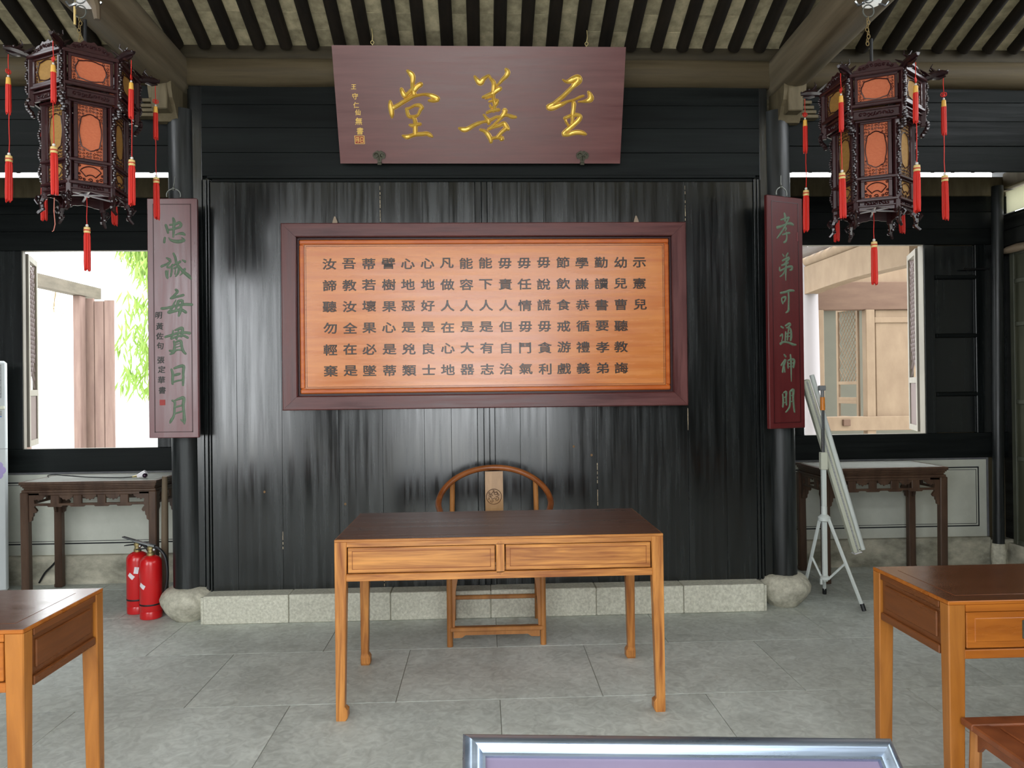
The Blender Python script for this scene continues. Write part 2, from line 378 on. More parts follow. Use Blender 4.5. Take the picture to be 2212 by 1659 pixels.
# slivers of daylight between planks, painted as thin pale strips over the seams
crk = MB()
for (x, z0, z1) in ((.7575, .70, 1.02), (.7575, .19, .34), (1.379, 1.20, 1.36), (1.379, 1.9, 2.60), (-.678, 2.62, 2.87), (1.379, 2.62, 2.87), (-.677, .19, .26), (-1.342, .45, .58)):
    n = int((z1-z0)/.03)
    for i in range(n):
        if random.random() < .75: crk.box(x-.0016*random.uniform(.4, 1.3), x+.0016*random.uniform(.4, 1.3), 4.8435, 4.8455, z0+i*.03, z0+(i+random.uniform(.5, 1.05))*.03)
crk.build('painted_daylight_sliver', mat('daylight_sliver_paint', S(200,180,150), rough=.8), wc)
kn = MB()
for x, z in ((-1.46, 1.19), (-1.46, .83), (-.96, .76), (.60, 1.10), (.65, 1.02), (1.02, 1.0), (.74, 1.01)):
    kn.lathe([(.009, 0), (.012, .002), (.004, .003)], (0, 0, 0), 8); 
    for v in kn.bm.verts[-24:] if False else []: pass
kn.bm.free(); kn = MB()
for x, z in ((-1.46, .83), (-.93, .74), (.60, 1.10), (.72, 1.04)):
    kn.ball((x, 4.846, z), .008, 8, (1, .3, 1.1))
kn.build('knot', mat('tan_knot', S(120,92,62), rough=.8), wc)

# granite sill blocks under the central wall
bb = struct(MB().box(-1.84, 1.86, 4.735, 4.95, 0, .17).build('baseboard_center', GRAN))
gx = [-1.82, -1.275, -.62, .03, .72, 1.30, 1.84]
for i in range(6): MB().box(gx[i]+.002, gx[i+1]-.002, 4.715, 4.86, .001, .182+random.uniform(-.002, .002), .005).build('stone_block', GRAN, bb)

# pillars on their drum stones
def pillar(x0, x1, dx, label):
    t = thing('pillar', label, 'pillar', (dx, 4.875, 0))
    b = MB(); n = 10
    b.tube([(x0-dx + (x1-x0)*i/n, 0, .205 + (3.36-.205)*i/n) for i in range(n+1)], [.094 - .006*i/n for i in range(n+1)], 20)
    b.build('shaft', PIL, t, True)
    s = MB()
    pr = [(.095, 0), (.125, .03), (.15, .065), (.172, .11), (.178, .14), (.17, .168), (.15, .195), (.12, .212), (.06, .218)]
    rings = []
    for i, (r, z) in enumerate(pr):
        ring = []
        for k in range(28):
            a = 2*PI*k/28; q = r*(1 + .035*math.sin(3*a+i) + .02*random.uniform(-1, 1)*(1 if z < .12 else .25))
            ring.append(s.bm.verts.new((q*math.cos(a), q*math.sin(a), z + random.uniform(-.002, .002)*(z > 0))))
        rings.append(ring)
    for i in range(len(pr)-1):
        for k in range(28): s.bm.faces.new((rings[i][k], rings[i][(k+1) % 28], rings[i+1][(k+1) % 28], rings[i+1][k]))
    s.bm.faces.new(rings[0][::-1]); s.bm.faces.new(rings[-1])
    s.build('drum_stone', DRUM, t, True)
    return t
pillar(-1.97, -1.985, -1.965, 'black lacquered pillar on rounded stone beside the fire extinguishers')
pillar(2.03, 2.02, 2.03, 'black lacquered pillar on rounded stone beside the white tripod')

# lintel boards of the side bays
for side, (x0, x1) in (('left', (-4.45, -2.06)), ('right', (2.10, 4.45))):
    w = struct(MB().box(x0, x1, 4.875, 4.90, 2.965, 3.55).build('wall_upper_'+side, LH))
    zs = [2.955, 3.13, 3.30, 3.43, 3.555]
    for i in range(4): MB().box(x0, x1, 4.852+random.uniform(-.003, .003), 4.876, zs[i]+.001, zs[i+1]-.001, .002).build('board', LH, w)

# ---- back walls of the side bays (y = 5.85), each with an open window
def back_wall(side, x0, x1, wx0, wx1, wz0, wz1, n):
    w = struct(MB().box(x0, x1, 5.86, 5.98, 3.05, 3.215, .01).build('wall_back_'+side, CAPB))
    def part(a, b, c, d, name='board', m=LH, yf=5.852, th=.05): return MB().box(a, b, yf+random.uniform(0, .003), yf+th, c, d, .002).build(name, m, w)
    zs = [wz1, 2.78, 2.92, 3.05]
    for i in range(3): part(x0, x1, zs[i]+.001, zs[i+1]-.001)
    part(x0, x1, .875, wz0-.001, 'sill_board')
    return w, part
wl, pl_ = back_wall('left', -4.45, -2.1, -3.64, -2.60, 1.06, 2.63, 1)
MB().box(-4.45, -3.645, 5.853, 5.90, 1.06, 2.629, .003).build('board', LV, wl)
MB().box(-2.60, -2.1, 5.853, 5.90, 1.06, 2.629, .003).build('board', LV, wl)
wr, pr_ = back_wall('right', 2.1, 4.45, 2.64, 3.66, 1.08, 2.648, 2)
MB().box(2.1, 2.635, 5.853, 5.90, 1.08, 2.647, .003).build('board', LV, wr)
MB().box(3.665, 3.752, 5.853, 5.90, 1.08, 2.647, .003).build('door_stile', LV, wr)
MB().box(4.10, 4.45, 5.853, 5.90, 1.08, 2.647, .003).build('door_stile', LV, wr)
for a, b in ((1.085, 1.387), (1.42, 1.874), (1.907, 2.36), (2.393, 2.64)): MB().box(3.755, 4.098, 5.870, 5.90, a, b, .002).build('door_panel', LV, wr)
for z in (1.389, 1.876, 2.362): MB().box(3.757, 4.096, 5.842, 5.89, z, z+.03, .004).build('door_batten', LH, wr)

# dado of white plaster with double black line, stone plinth under it
def dado(parent, x0, x1, xl0, xl1):
    MB().box(x0, x1, 5.845, 5.95, .86, .875, .002).build('grey_edge', GREYL, parent)
    MB().box(x0, x1, 5.85, 5.95, .22, .86, .002).build('plaster', PLAST, parent)
    MB().box(x0, x1, 5.80, 5.95, -.02, .222, .008).build('plinth_stone', OLDST, parent)
    l = MB()
    for (d, t) in ((0, .010), (.022, .004)):
        a, b, c, e = xl0+d, xl1-d, .305+d, .800-d
        l.box(a, b, 5.8485, 5.851, c, c+t); l.box(a, b, 5.8485, 5.851, e-t, e)
        l.box(a, a+t, 5.8485, 5.851, c, e); l.box(b-t, b, 5.8485, 5.851, c, e)
    l.build('painted_line', LINE, parent)
dado(wl, -4.45, -2.1, -4.15, -2.2)
dado(wr, 2.1, 4.165, 2.2, 4.10)
MB().box(4.165, 4.18, 5.843, 5.95, .22, .875, .002).build('grey_edge', GREYL, wr)
MB().box(4.165, 4.45, 5.80, 5.95, -.02, .2, .01).build('plinth_stone', OLDST, wr)

# windows: frame plus the outward-opened lattice sash seen nearly edge on
def window(n, x0, x1, z0, z1, hx, ang, side):
    f = MB()
    f.box(x0-.02, x0, 5.862, 5.90, z0, z1, .002); f.box(x1, x1+.02, 5.862, 5.935, z0, z1, .002)
    f.box(x0-.02, x1+.02, 5.862, 5.91, z0-.025, z0, .002); f.box(x0-.02, x1+.02, 5.862, 5.91, z1, z1+.02, .002)
    w = struct(f.build('window_%d' % n, SASH))
    M = Matrix.Translation((hx, 5.92 if side < 0 else 5.95, z0)) @ Matrix.Rotation(ang, 4, 'Z'); H = z1-z0; W = .40
    s = MB()
    s.box(0, .05, -.018, .018, .01, H-.01, .002, M); s.box(W-.05, W, -.018, .018, .01, H-.01, .002, M)
    for z in (.01, .42, H-.06): s.box(.05, W-.05, -.018, .018, z, z+.05, .002, M)
    s.build('sash', SASH, w)
    p = MB().box(.05, W-.05, -.008, .008, .06, .42, 0, M); p.build('sash_panel', SASHD, w)
    l = MB(); a = .05; b = W-.05; zz = .47
    while zz < H-.08:
        z2 = min(zz+(b-a), H-.06)
        l.tube([M @ Vector((a, 0, zz)), M @ Vector((b, 0, z2))], .006, 4); l.tube([M @ Vector((b, 0, zz)), M @ Vector((a, 0, z2))], .006, 4)
        zz += .075
    l.build('lattice', SASHD, w)
    return w
window(1, -3.64, -2.60, 1.06, 2.63, -3.65, math.radians(112.5), -1)
window(2, 2.64, 3.66, 1.08, 2.648, 3.668, math.radians(68), 1)
for a, b, c, e in ((-4.45, -3.66, -.02, 3.06), (-2.58, -2.1, -.02, 3.06), (-3.66, -2.58, -.02, 1.03), (-3.66, -2.58, 2.66, 3.06)): MB().box(a, b, 5.90, 5.93, c, e).build('backing_board', CAPB, wl)
for a, b, c, e in ((3.70, 4.45, -.02, 3.06), (2.1, 2.62, -.02, 3.06), (2.62, 3.70, -.02, 1.05), (2.62, 3.70, 2.67, 3.06)): MB().box(a, b, 5.90, 5.93, c, e).build('backing_board', CAPB, wr)

struct(MB().box(-2.1, 2.1, 5.86, 5.93, -.02, 3.42, .003).build('wall_back_center', LH))
# ---- right side wall: corner pillar, panelled leaves, paper transom
wv = struct(MB().box(4.36, 4.46, -.6, 6.0, 0, 2.86).build('wall_right', LY))
MB().box(4.36, 4.46, -.6, 6.0, 3.10, 3.56).build('upper_board', LY, wv)
MB().box(4.36, 4.46, -.6, 6.0, 2.86, 2.895, .002).build('transom_rail', LY, wv)
MB().box(4.30, 4.44, -.6, 5.80, 3.095, 3.22, .01).build('side_beam', CAPB, wv)
MB().box(4.375, 4.379, 3.6, 5.90, 2.905, 3.085).build('paper_transom', PAPER, wv)
MB().box(4.30, 4.40, -.6, 5.93, -.02, .175, .01).build('plinth_stone', OLDST, wv)
for z0, z1 in ((2.62, 2.75), (2.75, 2.86)): MB().box(4.315, 4.36, -.6, 5.86, z0+.002, z1, .003).build('side_board', LY, wv)
d = MB(); d.box(4.31, 4.35, 5.70, 5.745, .18, 2.56, .003); d.box(4.31, 4.35, 4.9, 4.95, .18, 2.56, .003)
for z in (.18, .86, 1.32, 1.95, 2.30, 2.53): d.box(4.312, 4.35, 4.95, 5.70, z, z+.035, .003)
d = struct(d.build('door_1', mat('olive_grey_door_frame', S(70,72,60), S(92,94,80), (20, 20, 3), .5)))
MB().box(4.325, 4.345, 4.95, 5.70, .2, 2.54).build('door_panel', mat('dull_olive_panel', S(62,64,50), S(80,80,62), (12, 12, 2), .5), d)
t = thing('corner_post', 'slim worn black post in the right back corner of the hall', 'post', (4.18, 5.74, 0))
cp = MB(); cp.tube([(0, 0, .18), (.018, 0, 1.7), (.035, 0, 3.10)], .043, 14); cp.build('shaft', PIL, t, True)
cp = MB(); cp.lathe([(.050, 0), (.056, .05), (.056, .13), (.048, .185)], (0, 0, 0), 14, noise=.06); cp.build('base_stone', DRUM, t, True)
lg = MB(); lg.tube([(4.262, 5.735, 2.565), (4.268, 5.70, 2.57), (4.275, 5.60, 2.575), (4.275, 5.50, 2.57)], [.022, .030, .034, .03], 12)
tag(lg.build('door_pivot_log', mat('pale_brown_turned_wood', S(120,104,86), S(146,128,108), (20, 4, 20), .6), None, True), 'short pale brown turned wooden log above the right side door', 'log')
ob = MB(); ob.tube([(3.98, 5.83, 2.44), (4.20, 5.83, 2.44)], .008, 8)
tag(ob.build('iron_bolt', BLK, None, True), 'thin black iron bolt beside the right corner post', 'bolt')

# left side wall (outside the photograph) closes the hall
struct(MB().box(-4.55, -4.45, -.6, 6.0, 0, 3.9).build('wall_left', LY))
FW = mat('brown_front_door_wood', S(70,58,46), S(92,78,62), (14, 14, 2), .5)
wf = struct(MB().box(-4.6, 4.6, -.75, -.60, 3.86, 4.05, .01).build('wall_front', FW))  # unseen front wall; its openings are placed to shape the lacquer's sheen
for x0, x1, z0, z1 in ((-2.72, -1.28, 0, 2.80), (1.02, 4.45, 0, 2.80), (-1.28, 1.02, 2.68, 2.80), (-4.45, -2.72, 0, .5), (-2.2, 2.2, 3.38, 3.86), (-2.72, -2.2, 2.8, 3.86), (2.2, 4.45, 2.8, 3.86)):
    MB().box(x0, x1, -.72, -.66, z0, z1, .004).build('door_leaf' if z1 == 2.80 and z0 == 0 else 'front_board', FW, wf)

# ================================================================ BOARDS WITH WRITING
def stroke(mb, pts, fmap, h, wmul=1.0, wadd=0.0, base=0.0, n=4):
    """brush stroke: lens-shaped ridge following (x, y, halfwidth) points; fmap maps (x, y) to board metres, y axis = out of the board"""
    q = catmull([(p[0], p[1], p[2]) for p in pts], n)
    a0 = Vector((q[0].x-q[1].x, q[0].y-q[1].y)); a1 = Vector((q[-1].x-q[-2].x, q[-1].y-q[-2].y))
    ext = []
    w0 = max(q[0].z, 2)*wmul+wadd; w1 = max(q[-1].z, 2)*wmul+wadd
    if a0.length > 0: a0.normalize(); ext.append((q[0].x+a0.x*w0*.75, q[0].y+a0.y*w0*.75, w0*.45)); 
    body = [(v.x, v.y, max(v.z, 2)*wmul+wadd) for v in q]
    if a1.length > 0: a1.normalize()
    rows = ext + body + [(q[-1].x+a1.x*w1*.75, q[-1].y+a1.y*w1*.75, w1*.45)]
    rings = []; m = len(rows)
    for i in range(m):
        a = Vector(rows[max(i-1, 0)][:2]); b = Vector(rows[min(i+1, m-1)][:2]); t = b-a
        if t.length < 1e-6: t = Vector((1, 0))
        t.normalize(); nn = Vector((-t.y, t.x)); x, y, w = rows[i]; ring = []
        hh = h*min(1.0, .45+.55*w/30.0)*(1 if 0 < i < m-1 else .5)
        for s, k in ((-1, 0), (-.62, .78), (0, 1), (.62, .78), (1, 0)):
            u, v = fmap(x+nn.x*w*s, y+nn.y*w*s); ring.append(mb.bm.verts.new((u, -(base+hh*k), v)))
        rings.append(ring)
    for i in range(m-1):
        for k in range(4): mb.bm.faces.new((rings[i][k], rings[i][k+1], rings[i+1][k+1], rings[i+1][k]))
    return mb
# ---- text glyphs (built-in font) made once per character
GL = {}
def make_glyphs(chars, offset=.012, ext=.03):
    cs = [c for c in dict.fromkeys(chars) if (c, offset) not in GL]; objs = []
    for c in cs:
        cu = bpy.data.curves.new('g', 'FONT'); cu.body = c; cu.size = 1; cu.extrude = ext; cu.bevel_depth = offset; cu.bevel_resolution = 0; cu.resolution_u = 3
        o = bpy.data.objects.new('g', cu); COL.objects.link(o); objs.append(o)
    bpy.context.view_layer.update(); dg = bpy.context.evaluated_depsgraph_get()
    for c, o in zip(cs, objs):
        me = bpy.data.meshes.new_from_object(o.evaluated_get(dg))
        if len(me.vertices):
            X = [v.co.x for v in me.vertices]; Y = [v.co.y for v in me.vertices]; cx, cy = (min(X)+max(X))/2, (min(Y)+max(Y))/2
            for v in me.vertices: v.co = (v.co.x-cx, -v.co.z, v.co.y-cy)      # stands upright, facing -y
        GL[(c, offset)] = me
    for o in objs: cu = o.data; bpy.data.objects.remove(o); bpy.data.curves.remove(cu)
def glyph(c, u, v, y, sx, sz, m, parent, offset=.012, name='character', th=1.0, ital=0):
    me = GL[(c, offset)].copy(); me.materials.clear(); me.materials.append(m); me.name = name
    for w in me.vertices: w.co = (w.co.x*sx + ital*w.co.z*sz, w.co.y*.05*th, w.co.z*sz)
    o = bpy.data.objects.new(name, me); COL.objects.link(o); o.parent = parent; o.location = (u, y, v); return o
FIN = ['示憲兒', '幼兒曹聽教誨', '勤讀書要孝弟', '學謙恭循禮義', '節飲食戒游戲', '毋說謊毋貪利', '毋任情毋鬥氣', '毋責人但自治',
       '能下人是有志', '能容人是大器', '凡做人在心地', '心地好是良士', '心地惡是兇類', '譬樹果心是蒂', '蒂若壞果必墜', '吾教汝全在是', '汝諦聽勿輕棄']
make_glyphs(''.join(FIN), .018)
make_glyphs('王守仁仙無書明黃佐句張定華之印', .018)

# ---- the orange inscription panel
t = thing('inscription_board', 'large orange wooden board of carved characters in wide rosewood frame', 'sign', (.023, 4.80, 1.983))
HW, HH = 1.342, .6145; IW, IH = 1.243, .5215
def frame_member(P4, y0, y1, name, m, parent, bev=.006):
    b = MB(); n = 4
    f = [b.bm.verts.new((x, y0, z)) for x, z in P4]; k = [b.bm.verts.new((x, y1, z)) for x, z in P4]
    b.bm.faces.new(f); b.bm.faces.new(k[::-1])
    for i in range(4): b.bm.faces.new((f[i], k[i], k[(i+1) % 4], f[(i+1) % 4]))
    b.bm.normal_update()
    bmesh.ops.recalc_face_normals(b.bm, faces=b.bm.faces)
    bmesh.ops.bevel(b.bm, geom=[e for e in b.bm.edges if all(abs(v.co.y-y0) < 1e-6 for v in e.verts) and (abs(e.verts[0].co.x-e.verts[1].co.x) < 1e-5 or abs(e.verts[0].co.z-e.verts[1].co.z) < 1e-5)], offset=bev, segments=1, profile=.5, affect='EDGES')
    return b.build(name, m, parent)
g = .0008
frame_member([(-HW, HH), (HW, HH), (IW+g, IH+g), (-IW-g, IH+g)], -.022, .04, 'frame_rail', ROSE, t)
frame_member([(-HW, -HH), (HW, -HH), (IW+g, -IH-g), (-IW-g, -IH-g)], -.022, .04, 'frame_rail', ROSE, t)
frame_member([(-HW, HH-g), (-IW-g, IH-g), (-IW-g, -IH+g), (-HW, -HH+g)], -.022, .04, 'frame_stile', ROSEV, t)
frame_member([(HW, HH-g), (IW+g, IH-g), (IW+g, -IH+g), (HW, -HH+g)], -.022, .04, 'frame_stile', ROSEV, t)
MB().box(-IW, IW, .012, .03, -IH, IH).build('groove', GROOVE, t)
def ring(W, H, w, y0, y1, m, name, parent, bev=.004):
    b = MB()
    b.box(-W, W, y0, y1, H-w, H, bev); b.box(-W, W, y0, y1, -H, -H+w, bev); b.box(-W, -W+w, y0, y1, -H+w, H-w, bev); b.box(W-w, W, y0, y1, -H+w, H-w, bev)
    return b.build(name, m, parent)
ring(IW-.008, IH-.008, .004, .0, .02, GROOVE, 'edge_bead', t, 0)
ring(IW-.014, IH-.014, .032, -.002, .02, ORGF, 'inner_moulding', t, .007)
ring(IW-.046, IH-.046, .003, .0035, .02, GROOVE, 'edge_line', t, 0)
ring(IW-.056, IH-.056, .0025, .0035, .02, GROOVE, 'edge_line', t, 0)
MB().box(-IW+.03, IW-.03, .004, .028, -IH+.03, IH-.03).build('panel', ORG, t)
for ci, col in enumerate(FIN):
    u = 1.0285 - ci*.12875 - .0
    for ri, ch in enumerate(col):
        v = .349 - ri*.1415
        if ch == '曹': pass
        glyph(ch, u + random.uniform(-.002, .002), v + random.uniform(-.002, .002), .0045, .094, .077, INK, t, .018, th=1.2)
for x in (-.998, 1.015):
    h = MB(); h.prism([(-.018, -.006), (.018, -.006), (.016, .02), (.004, .052), (-.004, .052), (-.014, .022)], -.006, .004)
    h.xf(Matrix.Translation((x, .03, HH))); h.build('wooden_hook', HOOKM, t)

# ---- the tilted plaque with three gold characters
pq = thing('hanging_plaque', 'wide dark red plaque tilted forward with three big gold characters', 'sign', (0, 4.78, 2.988), rx=math.atan2(.28, .647))
b = MB(); b.hexa([(-.925, 0, 0), (.925, 0, 0), (.925, .035, 0), (-.925, .035, 0), (-.918, 0, .705), (.918, 0, .705), (.918, .035, .705), (-.918, .035, .705)])
b.build('board', ROSEP, pq)
TANG = ([(585,120,25),(660,190,50),(695,260,50),(690,370,38),(690,470,35),(710,560,40),(720,620,45)], [(450,500,30),(480,590,42),(520,640,45),(590,590,30),(680,500,30)],
 [(870,400,45),(790,450,48),(730,540,35)], [(500,690,12),(570,670,12),(650,610,10),(670,560,10)], [(205,760,22),(210,850,45),(225,960,50),(235,1060,38),(235,1115,15)],
 [(250,910,45),(370,850,38),(480,780,38),(600,720,30),(700,660,30),(800,635,22),(950,615,22),(1080,640,42),(1190,690,52),(1220,720,45),(1130,745,38),(1030,745,18)],
 [(545,935,28),(640,900,20),(740,850,25),(840,855,38),(890,910,35)], [(560,950,28),(575,1030,32),(610,1090,32),(690,1095,28),(760,1080,25),(810,1040,22),(850,950,28),(885,905,30)],
 [(680,1110,25),(725,1150,35),(740,1240,38),(735,1340,42),(735,1440,42),(740,1490,40)], [(615,1275,22),(680,1290,35),(760,1265,35),(850,1255,28)],
 [(460,1510,18),(550,1540,45),(650,1510,38),(760,1480,38),(880,1475,40),(990,1465,40),(1060,1500,38),(1110,1535,15)])
SHAN = ([(415,225,18),(460,290,35),(530,350,52),(600,270,35),(700,200,15)], [(700,200,14),(740,270,22),(790,330,35),(805,400,38),(795,500,38),(795,600,30),(800,680,26),(820,780,26),(820,860,22),(800,930,18)],
 [(1040,80,25),(1080,140,42),(1050,210,38),(980,280,30),(900,370,18),(840,420,12)], [(930,460,40),(860,500,42),(780,560,40),(690,600,35),(580,640,20)], [(640,670,10),(700,640,14),(770,625,12)],
 [(710,725,16),(780,710,18),(850,700,30),(880,710,22),(850,780,25),(800,820,12)], [(725,790,12),(740,840,16),(800,840,12)], [(660,955,20),(740,915,24),(820,900,26),(910,890,26)],
 [(600,990,14),(650,1060,25),(700,1120,42),(700,1180,20)], [(95,1270,18),(180,1300,45),(260,1290,42),(380,1220,35),(490,1170,32),(580,1140,20),(680,1120,28),(760,1090,25),(860,1040,22),(950,1040,35),(1020,960,42),(1030,900,50)],
 [(1010,1000,30),(1090,1000,25),(1170,1030,35),(1260,1040,20)], [(970,1040,28),(900,1110,22),(820,1190,20),(760,1240,20),(690,1290,20)], [(530,1300,20),(620,1330,30),(690,1400,42),(740,1490,40),(750,1560,28)],
 [(700,1290,22),(800,1250,22),(920,1210,30),(1010,1170,38),(1060,1230,45),(1110,1290,28)], [(1060,1270,38),(980,1340,32),(910,1420,30),(870,1470,25)], [(740,1490,28),(830,1470,25),(900,1465,28),(980,1480,42),(960,1510,30)])
ZHI = ([(495,230,12),(560,270,25),(640,265,50),(730,230,70),(830,190,75),(860,240,80),(800,310,70),(720,400,42),(620,500,42),(520,600,42),(400,700,42),(290,790,42),(180,860,62)],
 [(140,840,25),(180,880,60),(280,880,60),(400,830,50),(500,790,42),(600,740,25),(700,715,22),(800,680,22),(900,630,24),(990,600,18)], [(1100,510,28),(1150,600,52),(1150,680,65),(1060,720,38),(960,735,20),(870,740,12)],
 [(730,720,25),(760,780,45),(760,880,42),(750,980,42),(740,1080,40),(740,1180,30),(730,1260,35)], [(550,1130,30),(640,1090,32),(740,1060,38),(850,1050,40),(920,1090,45),(890,1170,50),(800,1260,50),(700,1350,50),(610,1420,45),(540,1490,45),(560,1530,45)],
 [(570,1160,25),(600,1230,22),(650,1310,22)], [(560,1520,45),(650,1520,40),(760,1480,52),(880,1465,52),(980,1480,48),(1060,1510,30),(1085,1510,8)])
def place_char(strokes, o, ax, ay, parent, m, h, edge=None, base=0.0, name='character', dy=0):
    f = lambda x, y: (o[0]+x*ax[0]+y*ay[0], o[1]+x*ax[1]+y*ay[1])
    b = MB()
    for s in strokes: stroke(b, s, f, h, base=base, wadd=3 if edge else 0)
    r = b.build(name, m, parent, True); r.location.y = dy
    if edge:
        b = MB()
        for s in strokes: stroke(b, s, f, h*.32, wadd=11)
        e = b.build('character_edge', edge, parent); e.location.y = dy
    return r
place_char(TANG, (-.6295, .595), (2.963e-4, 0), (-1.0e-5, -2.786e-4), pq, GOLD, .014, GOLDR, 0)
place_char(SHAN, (-.1663, .5973), (3.163e-4, 0), (-4e-6, -2.966e-4), pq, GOLD, .014, GOLDR, 0)
place_char(ZHI, (.3889, .5732), (2.753e-4, 0), (3e-6, -2.568e-4), pq, GOLD, .014, GOLDR, 0)
for ch, v, u, s in (('王', .467, -.801, .034), ('守', .411, -.797, .040), ('仁', .359, -.794, .038), ('仙', .316, -.787, .038), ('無', .262, -.785, .046), ('書', .202, -.782, .046)):
    glyph(ch, u, v, -.0005, s, s, GOLDR, pq, .018, th=.6, ital=.12)
MB().box(-.818, -.758, -.003, .001, .125, .172, .001).build('seal_mark', SEAL, pq)
b = MB()
for (x0, x1, z0, z1) in ((-.820, -.756, .123, .126), (-.820, -.756, .171, .174), (-.820, -.817, .126, .171), (-.759, -.756, .126, .171), (-.812, -.79, .160, .164), (-.812, -.809, .135, .164), (-.801, -.798, .130, .160), (-.793, -.790, .135, .164), (-.812, -.79, .147, .150), (-.783, -.763, .160, .164), (-.783, -.780, .131, .164), (-.766, -.763, .131, .164), (-.783, -.763, .145, .148), (-.783, -.763, .131, .134)):
    b.box(x0, x1, -.0045, -.001, z0, z1)
b.build('seal_lines', GOLDR, pq)
# bronze cloud-head brackets and ring hooks that carry the plaque: parts of it
for x in (-.668, .670):
    b = MB()
    prof = [(-.010, -.028), (-.016, -.006), (-.034, -.004), (-.042, .012), (-.038, .030), (-.022, .040), (-.010, .046), (0, .040), (.010, .046), (.022, .040), (.038, .030), (.042, .012), (.034, -.004), (.016, -.006), (.010, -.028)]
    b.prism([(x+a, .036+c) for a, c in prof], -.012, 0)
    for sgn in (-1, 1):
        b.tube([(x+sgn*(.018+.012*math.cos(a)), -.013, .054+.012*math.sin(a)) for a in [k*.6 for k in range(9)]], .0035, 5)
    b.tube([(x, -.013, .02), (x, -.013, .05)], .004, 5)
    b.box(x-.014, x+.014, -.02, .03, -.008, .008, .002)
    b.build('cloud_bracket', IRON, pq)
    b = MB(); b.tube([(x+.010*math.cos(a), .015, .722+.010*math.sin(a)) for a in [k*PI/5 for k in range(11)]], .0025, 6, cap=False)
    b.tube([(x, .015, .700), (x, .015, .712)], .003, 6); b.tube([(x, .015, .73), (x+.004, .02, .76), (x, .03, .80)], .0025, 6)
    b.build('ring_hook', BRASS, pq)

# ---- couplet boards
ZHONG = ([(370,150,18),(385,200,24),(380,300,22),(370,430,14)], [(260,250,20),(280,310,20),(295,370,16)], [(320,250,14),(400,240,18),(460,215,22),(490,250,22),(460,290,20)], [(290,325,14),(380,310,16),(450,290,16)],
 [(245,440,16),(235,510,20)], [(300,440,6),(340,480,18),(430,500,28),(500,490,26),(540,480,14),(500,440,10)], [(400,400,6),(450,380,14)], [(440,380,12),(510,380,24),(545,400,14)])
CHENG = ([(265,740,10),(320,775,24)], [(190,870,20),(260,840,16),(330,800,16)], [(330,800,12),(270,880,12),(320,885,18)], [(260,940,18),(265,1000,20),(280,1045,16)], [(290,930,8),(285,1010,8)],
 [(370,675,16),(400,740,20),(415,820,20),(470,900,22),(540,970,26),(600,1020,28),(635,1065,12)], [(340,860,14),(400,840,16),(470,800,20)], [(350,840,12),(345,920,16),(330,1010,14),(315,1025,6)],
 [(380,900,16),(440,880,16),(440,960,18),(400,1020,12)], [(400,920,12),(390,990,10)], [(540,910,20),(500,970,14),(465,1005,6)], [(500,775,10),(545,800,20)])
MEI = ([(400,1220,20),(425,1250,22),(370,1310,18),(320,1350,14)], [(330,1350,14),(400,1330,18),(515,1300,20)], [(405,1370,6),(370,1430,14),(340,1500,16),(290,1560,24)], [(185,1500,20),(280,1490,20),(400,1460,18),(520,1440,22),(640,1445,22)],
 [(440,1390,24),(410,1470,18),(400,1530,16)], [(440,1390,20),(500,1385,20),(480,1470,20),(460,1550,26),(440,1615,14)], [(300,1560,24),(400,1535,20),(480,1520,22),(550,1560,22)])
GUAN = ([(250,265,18),(340,240,20),(430,210,18),(520,200,20),(620,210,22)], [(370,170,12),(360,220,14),(340,290,16)], [(340,290,18),(430,260,16),(520,245,18),(590,280,18)], [(400,165,14),(500,135,26),(510,180,22),(490,260,20)], [(450,150,12),(440,230,12),(420,300,18)],
 [(380,330,16),(390,400,18),(380,480,24)], [(400,350,12),(480,325,22),(500,420,20),(520,480,22),(555,520,16)], [(400,380,8),(460,365,10)], [(400,425,8),(470,405,10)], [(315,470,16),(380,490,26),(320,525,10)], [(380,480,18),(430,460,14),(490,460,14)])
RI = ([(340,750,16),(360,820,22),(355,900,22),(355,970,16)], [(380,735,16),(450,710,22),(520,705,26),(515,800,20),(515,900,20),(510,990,16)], [(370,840,14),(430,825,22),(465,815,16)], [(370,940,14),(430,920,14),(500,910,14)])
YUE = ([(345,1215,14),(385,1240,20),(380,1340,18),(370,1440,18),(330,1510,22),(310,1550,12)], [(390,1215,12),(450,1190,20),(520,1180,26),(510,1280,22),(520,1400,20),(525,1500,26),(525,1565,12)], [(385,1320,10),(450,1300,14),(490,1290,12)], [(380,1410,12),(440,1395,14),(500,1375,12)], [(470,1500,8),(520,1540,14)])
XIAO = ([(370,145,16),(385,200,22),(380,260,18)], [(305,250,14),(380,225,16),(450,205,22)], [(235,370,24),(320,340,18),(420,300,18),(480,290,24),(525,305,20)], [(450,210,14),(400,300,18),(350,380,16),(290,460,16),(230,530,10)], [(350,370,10),(400,365,18),(380,410,10)], [(330,470,12),(400,445,16),(460,435,18)], [(400,430,14),(410,500,14),(390,560,18),(350,585,14)])
DI = ([(325,760,10),(350,790,14)], [(425,740,14),(390,790,14)], [(320,860,14),(380,830,18),(440,810,22),(420,850,14),(350,910,14)], [(310,930,16),(400,900,18),(430,880,12)], [(270,960,12),(275,1010,16),(350,980,14),(430,945,18),(495,940,20),(490,980,18),(455,995,12)], [(390,850,14),(385,950,16),(380,1050,14),(380,1150,8)], [(370,1000,14),(330,1060,14),(275,1100,10)])
KE = ([(280,1345,16),(370,1325,18),(450,1300,20),(525,1300,16)], [(425,1330,16),(430,1420,16),(425,1520,16),(420,1600,20),(370,1635,10)], [(300,1420,12),(305,1460,14),(320,1500,14)], [(310,1415,14),(370,1400,18),(360,1450,14),(330,1480,12)])
